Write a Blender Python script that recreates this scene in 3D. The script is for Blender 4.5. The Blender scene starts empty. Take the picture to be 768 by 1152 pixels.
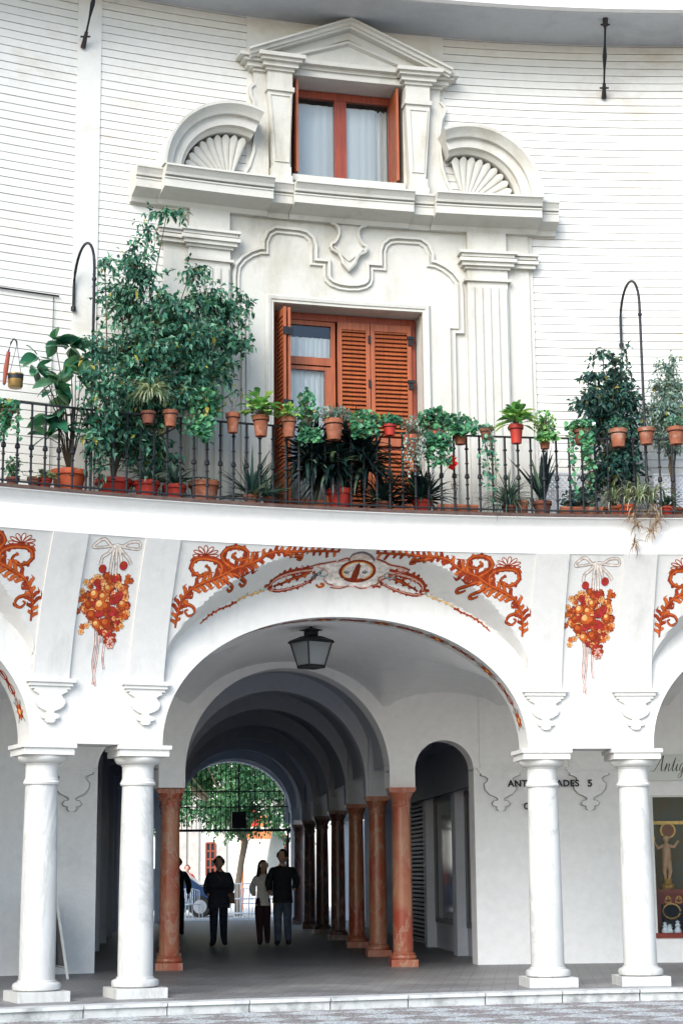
import bpy, bmesh, math, random
from math import sin, cos, pi, sqrt, atan2, radians
from mathutils import Vector, Matrix
from mathutils.geometry import tessellate_polygon
random.seed(7)
RND = random.Random(11)
scene = bpy.context.scene
COL = scene.collection

# ---------------------------------------------------------------- camera
CF, CP, CR, CH = 2013.7, .1974, .0089, 1.38      # focal (px of a 1152 px high picture), pitch, roll, eye height
cam_d = bpy.data.cameras.new('camera'); cam = bpy.data.objects.new('camera', cam_d); COL.objects.link(cam)
scene.camera = cam
cam_d.sensor_fit = 'VERTICAL'; cam_d.sensor_height = 36.0; cam_d.lens = CF / 1152 * 36.0
cam_d.clip_start = .1; cam_d.clip_end = 2000
cam.matrix_world = (Matrix.Translation((0, 0, CH)) @ Matrix.Rotation(pi / 2 + CP, 4, 'X') @ Matrix.Rotation(-CR, 4, 'Z'))

XC, YC = 4.742, 3.571                    # centre of the curved plaza
RW = 18.62                               # upper wall face
RF, RB2 = 18.38, 18.84                   # arcade wall front and rear face
RBAL = 17.714                            # balcony edge
RK = 23.62                               # gallery back wall face
ZB = 5.5516                              # balcony floor
TC = -.2585                              # main arch
TU = -.2517                              # upper window and door
PER = .3268                              # bay period (angle)
PH = .0303                               # half spacing of paired columns

def ray(x, y):
    A = x - 384; B = y - 576; c, s = cos(CR), sin(CR)
    a = (A * c - B * s) / CF; b = (A * s + B * c) / CF
    return (a, cos(CP) + b * sin(CP), sin(CP) - b * cos(CP))
def at(x, y, r=RW):
    """where the sight line of a measured point meets the cylinder of radius r: (theta, z)"""
    v = ray(x, y)
    A = v[0]**2 + v[1]**2; B = 2 * (-XC * v[0] - YC * v[1]); C = XC**2 + YC**2 - r * r
    t = (-B + sqrt(B * B - 4 * A * C)) / 2 / A
    return atan2(t * v[0] - XC, t * v[1] - YC), t * v[2] + CH
def P(th, r, z): return Vector((XC + r * sin(th), YC + r * cos(th), z))

# ---------------------------------------------------------------- mesh builder
class MB:
    def __init__(s): s.v = []; s.f = []; s.m = []
    def add(s, vs, fs, mi=0):
        o = len(s.v); s.v += [tuple(v) for v in vs]
        for f in fs: s.f.append(tuple(i + o for i in f)); s.m.append(mi)
    def box(s, c, size, M=None, mi=0, taper=1.0):
        x, y, z = [d / 2 for d in size]
        vs = [Vector((sx * x * (taper if sz > 0 else 1), sy * y * (taper if sz > 0 else 1), sz * z)) for sx in (-1, 1) for sy in (-1, 1) for sz in (-1, 1)]
        if M is not None: vs = [M @ v for v in vs]
        c = Vector(c); vs = [v + c for v in vs]
        s.add(vs, [(0, 1, 3, 2), (4, 6, 7, 5), (0, 4, 5, 1), (2, 3, 7, 6), (0, 2, 6, 4), (1, 5, 7, 3)], mi)
    def arcbox(s, t0, t1, r0, r1, z0, z1, mi=0, n=None):
        """curved block between two angles, radii and heights"""
        n = n or max(1, int(abs(t1 - t0) * 18 / .35))
        vs = []; fs = []
        for i in range(n + 1):
            t = t0 + (t1 - t0) * i / n
            vs += [P(t, r0, z0), P(t, r1, z0), P(t, r1, z1), P(t, r0, z1)]
        for i in range(n):
            a = 4 * i; b = a + 4
            for j in range(4):
                k = (j + 1) % 4; fs.append((a + j, a + k, b + k, b + j))
        fs += [(0, 3, 2, 1), (4 * n, 4 * n + 1, 4 * n + 2, 4 * n + 3)]
        s.add(vs, fs, mi)
    def arcprofile(s, t0, t1, prof, n=None, mi=0):
        """closed (r,z) profile swept over angles"""
        n = n or max(1, int(abs(t1 - t0) * 18 / .3)); k = len(prof)
        vs = []; fs = []
        for i in range(n + 1):
            t = t0 + (t1 - t0) * i / n
            vs += [P(t, r, z) for r, z in prof]
        for i in range(n):
            for j in range(k):
                a = i * k + j; b = i * k + (j + 1) % k
                fs.append((a, b, b + k, a + k))
        fs += [tuple(range(k))[::-1], tuple(n * k + j for j in range(k))]
        s.add(vs, fs, mi)
    def lathe(s, prof, c=(0, 0, 0), n=24, mi=0, axis=None, cap=True):
        c = Vector(c); vs = []; fs = []; k = len(prof)
        M = axis or Matrix.Identity(3)
        for i in range(n):
            a = 2 * pi * i / n
            vs += [c + M @ Vector((r * cos(a), r * sin(a), z)) for r, z in prof]
        for i in range(n):
            i2 = (i + 1) % n
            for j in range(k - 1): fs.append((i * k + j, i2 * k + j, i2 * k + j + 1, i * k + j + 1))
        if cap:
            fs.append(tuple(i * k for i in range(n))[::-1]); fs.append(tuple(i * k + k - 1 for i in range(n)))
        s.add(vs, fs, mi)
    def tube(s, pts, r, n=6, mi=0):
        pts = [Vector(p) for p in pts]; m = len(pts); rs = r if isinstance(r, (list, tuple)) else [r] * m
        vs = []; fs = []
        up = Vector((0, 0, 1))
        for i, p in enumerate(pts):
            d = (pts[min(i + 1, m - 1)] - pts[max(i - 1, 0)]).normalized()
            a = d.cross(up if abs(d.z) < .95 else Vector((1, 0, 0))).normalized(); b = d.cross(a)
            for j in range(n):
                q = 2 * pi * j / n; vs.append(p + (a * cos(q) + b * sin(q)) * rs[i])
        for i in range(m - 1):
            for j in range(n):
                k = (j + 1) % n; fs.append((i * n + j, i * n + k, i * n + n + k, i * n + n + j))
        fs += [tuple(range(n))[::-1], tuple((m - 1) * n + j for j in range(n))]
        s.add(vs, fs, mi)
    def plate(s, outline, f, p0, p1, mi=0):
        """flat outline [(u,v)] given thickness between p0 and p1; f(u,v,p) -> point"""
        n = len(outline)
        tri = tessellate_polygon([[Vector((u, v, 0)) for u, v in outline]])
        vs = [f(u, v, p0) for u, v in outline] + [f(u, v, p1) for u, v in outline]
        fs = [tuple(t) for t in tri] + [tuple(i + n for i in t)[::-1] for t in tri]
        fs += [(i, (i + 1) % n, (i + 1) % n + n, i + n) for i in range(n)]
        s.add(vs, fs, mi)
    def sweep(s, path, prof, closed=False, R=RW, caps=True, mi=0, cut0=None, cut1=None):
        """moulding: path [(theta,z)] on the curved wall, profile [(offset to the left of the path, projection)]"""
        pts = [Vector((t * R, z)) for t, z in path]; m = len(pts); k = len(prof); vs = []; fs = []
        for i, p in enumerate(pts):
            a = pts[i - 1] if (i > 0 or closed) else None
            b = pts[(i + 1) % m] if (i < m - 1 or closed) else None
            d0 = (p - a).normalized() if a is not None else None
            d1 = (b - p).normalized() if b is not None else None
            if d0 is None: d0 = d1
            if d1 is None: d1 = d0
            n0 = Vector((-d0.y, d0.x)); n1 = Vector((-d1.y, d1.x)); nn = (n0 + n1)
            nn = nn / max(.3, nn.length_squared / 2)
            for o, pr in prof:
                q = p + nn * o; vs.append(P(q.x / R, R - pr, q.y))
        for i in range(m if closed else m - 1):
            i2 = (i + 1) % m
            for j in range(k):
                j2 = (j + 1) % k; fs.append((i * k + j, i2 * k + j, i2 * k + j2, i * k + j2))
        if caps and not closed: fs += [tuple(range(k)), tuple((m - 1) * k + j for j in range(k))[::-1]]
        s.add(vs, fs, mi)
    def build(s, name, mats, parent=None, smooth=False, angle=None):
        me = bpy.data.meshes.new(name); me.from_pydata(s.v, [], s.f)
        if not isinstance(mats, (list, tuple)): mats = [mats]
        for m in mats: me.materials.append(m)
        if len(mats) > 1: me.polygons.foreach_set('material_index', s.m)
        bm = bmesh.new(); bm.from_mesh(me)
        if len(bm.faces) < 200000 and smooth != 'leaf': bmesh.ops.recalc_face_normals(bm, faces=bm.faces)
        bm.to_mesh(me); bm.free()
        if smooth and smooth != 'leaf':
            me.polygons.foreach_set('use_smooth', [True] * len(me.polygons))
            me.set_sharp_from_angle(angle=radians(angle or 38))
        o = bpy.data.objects.new(name, me); COL.objects.link(o)
        if parent is not None:
            o.parent = parent; o.matrix_parent_inverse = Matrix.Translation(-Vector(parent.location)) if parent.get('_base') else Matrix.Identity(4)
        return o

def tag(o, label=None, cat=None, group=None, kind=None):
    if label: o['label'] = label
    if cat: o['category'] = cat
    if group: o['group'] = group
    if kind: o['kind'] = kind
    return o
def thing(name, loc, label, cat, group=None):
    o = bpy.data.objects.new(name, None); COL.objects.link(o); o.location = loc; o['_base'] = 1
    o.empty_display_size = .2
    return tag(o, label, cat, group)
def own(parts_mb, name, mats, label, cat, group=None, smooth=False):
    return tag(parts_mb.build(name, mats, None, smooth), label, cat, group)

# ---------------------------------------------------------------- materials
def mat(name, col, rough=.7, var=.12, scale=4.0, bump=0.0, bscale=40., spec=.3, metal=0.0, col2=None, detail=5, stretch=(1, 1, 1), trans=0.0):
    m = bpy.data.materials.new(name); m.use_nodes = True; nt = m.node_tree; b = nt.nodes['Principled BSDF']
    b.inputs['Roughness'].default_value = rough; b.inputs['Metallic'].default_value = metal
    b.inputs['Specular IOR Level'].default_value = spec
    if trans: b.inputs['Transmission Weight'].default_value = trans
    tc = nt.nodes.new('ShaderNodeTexCoord'); mp = nt.nodes.new('ShaderNodeMapping'); mp.inputs['Scale'].default_value = stretch
    nt.links.new(tc.outputs['Object'], mp.inputs['Vector'])
    n = nt.nodes.new('ShaderNodeTexNoise'); n.inputs['Scale'].default_value = scale; n.inputs['Detail'].default_value = detail; n.inputs['Roughness'].default_value = .6
    nt.links.new(mp.outputs[0], n.inputs['Vector'])
    r = nt.nodes.new('ShaderNodeValToRGB'); r.color_ramp.elements[0].position = .3; r.color_ramp.elements[1].position = .7
    c2 = col2 or [max(0, c * (1 - var)) for c in col]
    c1 = [min(1, c * (1 + var * .5)) for c in col] if not col2 else col
    r.color_ramp.elements[0].color = (*c2, 1); r.color_ramp.elements[1].color = (*c1, 1)
    nt.links.new(n.outputs['Fac'], r.inputs[0]); nt.links.new(r.outputs[0], b.inputs['Base Color'])
    if bump:
        n2 = nt.nodes.new('ShaderNodeTexNoise'); n2.inputs['Scale'].default_value = bscale; n2.inputs['Detail'].default_value = 6
        nt.links.new(tc.outputs['Object'], n2.inputs['Vector'])
        bp = nt.nodes.new('ShaderNodeBump'); bp.inputs['Strength'].default_value = bump; bp.inputs['Distance'].default_value = .02
        nt.links.new(n2.outputs['Fac'], bp.inputs['Height']); nt.links.new(bp.outputs[0], b.inputs['Normal'])
    return m
def N(nt, t, **kw):
    n = nt.nodes.new(t)
    for k, v in kw.items():
        if k in n.inputs: n.inputs[k].default_value = v
        else: setattr(n, k, v)
    return n
def stained(name, base, stain, thr=.56, scale=.55, stretch=(1, 1, 1), bump=.15, amount=.6, rough=.8, fine=.05):
    """painted plaster or stucco with irregular weather stains and a fine grain"""
    m = mat(name, base, rough=rough, var=fine, scale=9, bump=bump, bscale=60); nt = m.node_tree; b = nt.nodes['Principled BSDF']
    src = b.inputs['Base Color'].links[0].from_socket
    tc = nt.nodes['Texture Coordinate']; mp = N(nt, 'ShaderNodeMapping'); mp.inputs['Scale'].default_value = stretch
    nt.links.new(tc.outputs['Object'], mp.inputs['Vector'])
    n = N(nt, 'ShaderNodeTexNoise', Scale=scale, Detail=9., Roughness=.68); nt.links.new(mp.outputs[0], n.inputs['Vector'])
    r = N(nt, 'ShaderNodeValToRGB'); r.color_ramp.elements[0].position = thr; r.color_ramp.elements[0].color = (0, 0, 0, 1)
    r.color_ramp.elements[1].position = thr + .16; r.color_ramp.elements[1].color = (amount, amount, amount, 1)
    nt.links.new(n.outputs['Fac'], r.inputs[0])
    mx = N(nt, 'ShaderNodeMix', data_type='RGBA'); nt.links.new(r.outputs[0], mx.inputs[0]); nt.links.new(src, mx.inputs[6])
    mx.inputs[7].default_value = (*stain, 1); nt.links.new(mx.outputs[2], b.inputs['Base Color'])
    return m

M = {}
M['plaster'] = stained('white_plaster', (.84, .84, .83), (.62, .62, .60), thr=.57, scale=1.1, amount=.5, bump=.25)
M['arcade'] = stained('arcade_limewash', (.61, .60, .57), (.44, .44, .42), thr=.55, scale=1.2, stretch=(2.4, 2.4, .4), amount=.6, bump=.2)
M['siding'] = stained('white_boards', (.62, .615, .58), (.44, .385, .30), thr=.555, scale=.6, stretch=(1, 1, 2.2), amount=.75, bump=.12)
M['groove'] = mat('board_joint', (.62, .62, .60), rough=.9)
M['stone'] = stained('cream_stucco', (.50, .49, .445), (.34, .315, .25), thr=.53, scale=1.8, stretch=(1, 1, .4), amount=.65, bump=.25)
M['fascia'] = stained('balcony_paint', (.63, .625, .605), (.60, .60, .58), thr=.58, scale=1.1, stretch=(5, 5, .3), amount=.55, bump=.08)
M['ceiling'] = stained('vault_plaster', (.82, .82, .81), (.70, .70, .70), thr=.55, scale=.9, amount=.5, bump=.2)
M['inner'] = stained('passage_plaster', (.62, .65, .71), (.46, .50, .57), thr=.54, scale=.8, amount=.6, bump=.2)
M['tile'] = mat('terracotta_tile', (.09, .055, .045), rough=.8, var=.4, scale=14)
M['iron'] = mat('black_iron', (.022, .024, .028), rough=.5, var=.4, scale=30, metal=.4)
M['rust'] = mat('rusty_iron', (.035, .026, .028), rough=.7, var=.6, scale=25)
M['wood'] = mat('orange_wood', (.33, .088, .032), rough=.45, var=.35, scale=5, stretch=(6, 6, .5), spec=.4)
M['wood_red'] = mat('red_brown_wood', (.24, .045, .022), rough=.45, var=.35, scale=5, stretch=(6, 6, .5), spec=.4)
M['curtain'] = mat('white_curtain', (.92, .90, .86), rough=.9, var=.06, scale=12, stretch=(9, 9, .3))
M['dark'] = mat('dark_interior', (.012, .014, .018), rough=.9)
M['pot'] = stained('terracotta_pot', (.25, .082, .042), (.40, .27, .20), thr=.53, scale=7, amount=.65, fine=.35)
M['pot_red'] = mat('red_plastic_pot', (.36, .03, .018), rough=.5, var=.2, scale=8)
M['pot_orange'] = mat('orange_plastic_pot', (.42, .08, .03), rough=.5, var=.2, scale=6)
M['pot_brown'] = mat('brown_pot', (.16, .055, .035), rough=.8, var=.4, scale=10)
M['soil'] = mat('potting_soil', (.03, .022, .016), rough=1, var=.4, scale=40)
M['bark'] = mat('bark', (.10, .075, .05), rough=.95, var=.4, scale=18, bump=.5)
M['brass'] = mat('brass', (.30, .19, .07), rough=.35, metal=.7, var=.3, scale=6)

def leafmat(name, col, rough=.45, tr=.25):
    m = mat(name, col, rough=rough, var=.35, scale=7, spec=.35); nt = m.node_tree; b = nt.nodes['Principled BSDF']
    out = nt.nodes['Material Output']; t = N(nt, 'ShaderNodeBsdfTranslucent'); mx = N(nt, 'ShaderNodeMixShader'); mx.inputs[0].default_value = tr
    t.inputs['Color'].default_value = (min(1, col[0] * 2.4), min(1, col[1] * 1.9), min(1, col[2] * 1.2), 1)
    nt.links.new(b.outputs[0], mx.inputs[1]); nt.links.new(t.outputs[0], mx.inputs[2]); nt.links.new(mx.outputs[0], out.inputs['Surface'])
    return m
LM = {
 'ficus': [leafmat('ficus_leaf_dark', (.010, .050, .036)), leafmat('ficus_leaf', (.034, .140, .095)), leafmat('ficus_leaf_light', (.13, .30, .19))],
 'bluefic': [leafmat('blue_leaf_dark', (.010, .038, .038)), leafmat('blue_leaf', (.022, .075, .062)), leafmat('blue_leaf_light', (.06, .15, .11))],
 'rubber': [leafmat('rubber_leaf_dark', (.012, .065, .040), .25), leafmat('rubber_leaf', (.030, .135, .075), .25), leafmat('rubber_leaf_light', (.10, .24, .14), .3)],
 'geranium': [leafmat('geranium_leaf_dark', (.020, .095, .055)), leafmat('geranium_leaf', (.045, .19, .10)), leafmat('geranium_leaf_light', (.12, .33, .15))],
 'lime': [leafmat('lime_leaf_dark', (.045, .15, .05)), leafmat('lime_leaf', (.12, .32, .09)), leafmat('lime_leaf_light', (.28, .47, .13))],
 'strap': [leafmat('strap_leaf_dark', (.005, .014, .015), .35), leafmat('strap_leaf', (.012, .032, .028), .35), leafmat('strap_leaf_light', (.10, .17, .11), .4)],
 'agave': [leafmat('agave_leaf_dark', (.018, .052, .045)), leafmat('agave_leaf', (.045, .10, .08)), leafmat('agave_leaf_light', (.12, .20, .15))],
 'spider': [leafmat('spider_leaf_dark', (.07, .13, .075)), leafmat('spider_leaf', (.20, .29, .17)), leafmat('spider_leaf_light', (.48, .52, .36))],
 'grey': [leafmat('grey_leaf_dark', (.07, .13, .12)), leafmat('grey_leaf', (.15, .24, .21)), leafmat('grey_leaf_light', (.27, .37, .31))],
 'dry': [leafmat('dry_stem_dark', (.13, .08, .05)), leafmat('dry_stem', (.28, .19, .11)), leafmat('dry_stem_light', (.45, .35, .22))],
}
for _k in ('ficus', 'bluefic', 'geranium', 'grey'): LM[_k].append(leafmat(_k + '_leaf_yellowed', (.34, .30, .06)))
M['bloom'] = mat('red_petal', (.75, .03, .012), rough=.5, var=.3, scale=30)
M['bloom_w'] = mat('white_petal', (.8, .78, .8), rough=.5, var=.1, scale=30)

# marble of the white and the red columns
def marble(name, base, vein, mid, scale=2.0, rough=.35, lo=.47, hi=.53):
    m = bpy.data.materials.new(name); m.use_nodes = True; nt = m.node_tree; b = nt.nodes['Principled BSDF']; b.inputs['Roughness'].default_value = rough
    tc = N(nt, 'ShaderNodeTexCoord'); mp = N(nt, 'ShaderNodeMapping'); mp.inputs['Scale'].default_value = (1, 1, .35); mp.inputs['Rotation'].default_value = (.35, .25, 0)
    nt.links.new(tc.outputs['Object'], mp.inputs['Vector'])
    n1 = N(nt, 'ShaderNodeTexNoise', Scale=scale, Detail=8., Roughness=.65, Distortion=1.2); nt.links.new(mp.outputs[0], n1.inputs['Vector'])
    r1 = N(nt, 'ShaderNodeValToRGB'); e = r1.color_ramp.elements; e[0].position = lo - .02; e[0].color = (0, 0, 0, 1); e[1].position = (lo + hi) / 2; e[1].color = (1, 1, 1, 1)
    k = e.new(hi + .02); k.color = (0, 0, 0, 1); nt.links.new(n1.outputs['Fac'], r1.inputs[0])
    n2 = N(nt, 'ShaderNodeTexNoise', Scale=scale * .7, Detail=5., Roughness=.6); nt.links.new(tc.outputs['Object'], n2.inputs['Vector'])
    r2 = N(nt, 'ShaderNodeValToRGB'); e = r2.color_ramp.elements; e[0].position = .38; e[0].color = (*mid, 1); e[1].position = .6; e[1].color = (*base, 1); nt.links.new(n2.outputs['Fac'], r2.inputs[0])
    mx = N(nt, 'ShaderNodeMix', data_type='RGBA'); nt.links.new(r1.outputs[0], mx.inputs[0]); nt.links.new(r2.outputs[0], mx.inputs[6]); mx.inputs[7].default_value = (*vein, 1)
    nt.links.new(mx.outputs[2], b.inputs['Base Color'])
    return m
M['marble'] = marble('white_marble', (.57, .565, .54), (.43, .43, .415), (.50, .50, .48), scale=1.5, lo=.48, hi=.52)
M['marble_red'] = marble('red_marble', (.36, .065, .03), (.44, .25, .17), (.42, .17, .09), scale=2.6, rough=.3, lo=.49, hi=.51)
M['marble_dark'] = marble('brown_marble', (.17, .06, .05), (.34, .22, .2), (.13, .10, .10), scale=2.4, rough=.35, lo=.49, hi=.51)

def paint(name, c): return mat(name, c, rough=.95, var=.45, scale=16, spec=.05, detail=8)
PAINT = [paint('mural_outline', (.20, .035, .02)), paint('mural_red', (.30, .042, .015)), paint('mural_orange', (.50, .11, .025)), paint('mural_yellow', (.72, .42, .16)),
         paint('mural_beige', (.60, .50, .42)), paint('mural_grey_green', (.30, .38, .36)), paint('mural_pale', (.74, .68, .62)), paint('mural_crimson', (.38, .03, .035)), paint('mural_pink', (.62, .36, .30)), paint('mural_slate', (.13, .12, .14))]
(OUTL, RED, ORA, YEL, BEI, GRN, PAL, CRI, PNK, SLA) = range(10)
# ================================================================= THE BUILDING
BLD = thing('curved_building', (P(TC, RF, 0).x, P(TC, RF, 0).y, 0), 'white curved arcaded building with shuttered door and window above the balcony', 'building')

# ---- arcade wall: coved heightfield pierced by the arches
ARW, ARH = .1213, 1.57                       # arch half angle and rise
def arch_z(x):                               # x = angle from the arch centre
    t = min(1, abs(x) / ARW); return 2.79 + ARH * max(0, 1 - t**2.12)**(1 / 2.12)
def extr_z(x):
    t = abs(x) / .128
    return 3.30 + 1.517 * sqrt(max(0, 1 - t * t)) if t < 1 else 3.30 - (t - 1) * 40
ZT = ZB - .475
def cove(z): return .655 * max(0, min(1, (z - 3.4) / (ZT - 3.4)))**1.5
def proj_at(th, z):
    """how far the arcade wall leans out towards the plaza"""
    k = round((th - TC) / PER); x = th - TC - k * PER
    c = cove(z)
    ze = extr_z(x)
    if z <= ze: return 0.0
    sl = abs(extr_z(x + .002) - extr_z(x - .002)) / (.004 * RF)
    lun = 2.35 * (z - ze) / sqrt(1 + sl * sl * .8)
    # rounded crease
    return min(c, lun)
def wallpt(th, z, off=0.0): return P(th, RF - proj_at(th, z) - off, z)
BAYS = (-1, 0, 1)
mb = MB(); sof = MB()
for k in BAYS:
    c = TC + k * PER
    cols = [(c + ARW * sin(pi / 2 * (i / 44 - 1) ), True) for i in range(89)]
    rows = 44
    def column(th, z0):
        return [wallpt(th, z0 + (ZT - z0) * j / rows) for j in range(rows + 1)]
    vs = []; fs = []
    ths = [t for t, _ in cols]
    pier = [c + ARW + (PER - 2 * ARW) * i / 24 for i in range(1, 24)] if k < 1 else [c + ARW + .4 * PER * i / 24 for i in range(1, 10)]
    if k == -1: ths = [c - ARW - .02 * i for i in range(4, 0, -1)] + ths
    allc = ths + pier + ([c + PER - ARW] if k < 1 else [])
    for t in allc:
        z0 = arch_z(t - c) if abs(t - c) <= ARW else 2.80
        vs += column(t, z0)
    n = rows + 1
    for i in range(len(allc) - 1):
        for j in range(rows): fs.append((i * n + j, (i + 1) * n + j, (i + 1) * n + j + 1, i * n + j + 1))
    mb.add(vs, fs)
    # rear face and the underside over the paired columns
    for i in range(len(allc) - 1):
        t0, t1 = allc[i], allc[i + 1]
        z0 = arch_z(t0 - c) if abs(t0 - c) <= ARW else 2.80; z1 = arch_z(t1 - c) if abs(t1 - c) <= ARW else 2.80
        mb.add([P(t0, RB2, z0), P(t1, RB2, z1), P(t1, RB2, ZT), P(t0, RB2, ZT)], [(0, 1, 2, 3)])
        if z0 < 2.81 and z1 < 2.81: mb.add([P(t0, RF, z0), P(t1, RF, z1), P(t1, RB2, z1), P(t0, RB2, z0)], [(0, 1, 2, 3)])
    # soffit of the arch
    sm = MB()
    a = [(c + ARW * sin(pi / 2 * (i / 44 - 1))) for i in range(89)]
    vs = []
    for t in a:
        z = arch_z(t - c); vs += [P(t, RF, z), P(t, RB2, z)]
    sm.add(vs, [(2 * i, 2 * i + 2, 2 * i + 3, 2 * i + 1) for i in range(88)])
    so = sm.build('arch_soffit', M['arcade'], BLD, smooth=True)
    # painted flower band along the soffit
    dm = MB()
    L = [0.0]
    fine = [ARW * sin(pi / 2 * (i / 200 - 1)) for i in range(401)]
    pts = [Vector((t * RF, arch_z(t))) for t in fine]
    for i in range(400): L.append(L[-1] + (pts[i + 1] - pts[i]).length)
    tot = L[-1]
    def onsof(l, w):                        # l along the arch, w across (-.5 .. .5)
        l = max(0, min(tot, l)); import bisect
        i = min(399, max(0, bisect.bisect_right(L, l) - 1)); u = (l - L[i]) / max(1e-6, L[i + 1] - L[i])
        t = fine[i] + (fine[i + 1] - fine[i]) * u; z = arch_z(t)
        nrm = Vector((0 - t * RF, 3.0 - z)).normalized() * .004
        return P(c + t + nrm.x / RF, RF + .23 + w * .40, z + nrm.y)
    def blob(cl, cw, rl, rw, mi, n=10, rot=0, lift=0):
        vs = []
        for i in range(n):
            q = 2 * pi * i / n; x = rl * cos(q); y = rw * sin(q)
            xx = x * cos(rot) - y * sin(rot); yy = x * sin(rot) + y * cos(rot)
            vs.append(onsof(cl + xx, (cw + yy) / .40) + Vector((0, 0, -lift)))
        dm.add(vs, [tuple(range(n))], mi)
    def curl(cl, cw, sgl, sgw, mi, r0=.07):
        prev = None
        for i in range(12):
            q = i / 11 * 4.2; r = r0 * (1 - .6 * i / 11); x = cl + sgl * (.03 + r0 - r * cos(q)); y = cw + sgw * (.02 + r * sin(q)); w = .013 * (1 - .4 * i / 11)
            if prev:
                d = Vector((x - prev[0], y - prev[1])).normalized(); nn = Vector((-d.y, d.x)) * w
                dm.add([onsof(prev[0] + nn.x, (prev[1] + nn.y) / .4), onsof(x + nn.x, (y + nn.y) / .4), onsof(x - nn.x, (y - nn.y) / .4), onsof(prev[0] - nn.x, (prev[1] - nn.y) / .4)], [(0, 1, 2, 3)], mi)
            prev = (x, y)
    l = .30; kind = 0
    while l < tot - .25:
        if kind % 2 == 0:
            for q in (-1, 1):
                blob(l + q * .12, 0, .08, .030, RED, rot=0); blob(l + q * .25, 0, .05, .02, ORA)
                for g in (-1, 1): curl(l, 0, q, g, RED, .075); curl(l + q * .18, 0, q, g, GRN, .05)
            blob(l, 0, .045, .045, RED, lift=.002)
        else:
            for q in range(8):
                an = q * pi / 4; blob(l + .065 * cos(an), .065 * sin(an), .045, .028, RED if q % 2 else ORA, rot=an)
            blob(l, 0, .035, .035, YEL, lift=.003)
            for q in (-1, 1):
                for g in (-1, 1): blob(l + q * .10, g * .10, .04, .018, GRN, rot=q * g * .8)
        l += .36; kind += 1
    dm.build('painted_flower_band', PAINT, so)
mb.build('arcade_wall', M['arcade'], BLD, smooth=True, angle=20)

# ---- raised bands with corbels above every column
for k in (-1, 0, 1, 2):
    pc = TC + PER / 2 - k * PER
    for sg in (-1, 1):
        t0 = pc + sg * PH; hw = .0114
        m2 = MB(); rows = 30; vs = []
        for j in range(rows + 1):
            z = 3.50 + (ZT - .002 - 3.50) * j / rows
            pr = cove(z)
            for tt, o in ((-hw, -.01), (-hw, .035), (0, .036), (hw, .035), (hw, -.01)): vs.append(P(t0 + tt, RF - pr - o, z))
        fs = []
        for j in range(rows):
            for i in range(4): fs.append((j * 5 + i, j * 5 + i + 1, (j + 1) * 5 + i + 1, (j + 1) * 5 + i))
        m2.add(vs, fs); m2.build('vault_rib', M['arcade'], BLD, smooth=True, angle=30)
        m3 = MB()
        for (z0, z1, p, w) in ((3.475, 3.52, .085, .0152), (3.435, 3.475, .065, .0137), (3.40, 3.435, .045, .0124)):
            m3.arcbox(t0 - w, t0 + w, RF - p, RF + .02, z0, z1)
        half = [(.0100, 3.40), (.0108, 3.375), (.0085, 3.355), (.0068, 3.335), (.0078, 3.31), (.0092, 3.28), (.0092, 3.24), (.0078, 3.20), (.0050, 3.17), (.0025, 3.155), (.0022, 3.135), (.0045, 3.125), (.0060, 3.10), (.0052, 3.075), (.0030, 3.065), (.0032, 3.045), (.0020, 3.025)]
        ol = [(t0 + a, z) for a, z in half] + [(t0 - a, z) for a, z in reversed(half)]
        m3.plate(ol, lambda u, v, p: P(u, RF - p, v), .045, -.01)
        m3.build('corbel', M['arcade'], BLD)

# ---- columns
def column_at(th, r, H, mat_, name='column', red=False):
    c = P(th, r, 0); rot = Matrix.Rotation(-th, 3, 'Z'); m = MB()
    n = 40
    shaft = [(.195, .21), (.200, .24), (.1985, .6), (.197, 1.1), (.192, 1.6), (.184, 2.1), (.178, 2.34), (.178, 2.36)]
    m.lathe([(r_, z) for r_, z in shaft], c, n=n)
    sh = m.build(name, mat_, BLD, smooth=True)
    m = MB(); m.box(c + Vector((0, 0, .055)), (.585, .585, .11), rot)
    m.lathe([(.235, .11), (.262, .125), (.27, .155), (.262, .185), (.235, .20), (.215, .205), (.213, .222), (.197, .228)], c, n=n)
    m.build('column_base', mat_, sh, smooth=True)
    m = MB()
    m.lathe([(.178, 2.345), (.196, 2.35), (.205, 2.37), (.196, 2.39), (.19, 2.395), (.19, 2.412), (.181, 2.42), (.180, 2.50), (.181, 2.565), (.192, 2.567), (.192, 2.582), (.225, 2.59), (.252, 2.605), (.268, 2.63), (.274, 2.65), (.270, 2.668), (.2, 2.669)], c, n=n)
    m.box(c + Vector((0, 0, 2.71)), (.575, .575, .08), rot); m.box(c + Vector((0, 0, 2.77)), (.62, .62, .046), rot)
    m.build('column_capital', M['arcade'], sh, smooth=True)
    return sh
for k in (-1, 0, 1, 2):
    pc = TC + PER / 2 - k * PER
    for sg in (-1, 1): column_at(pc + sg * PH, 18.62, 2.79, M['marble'])

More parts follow.
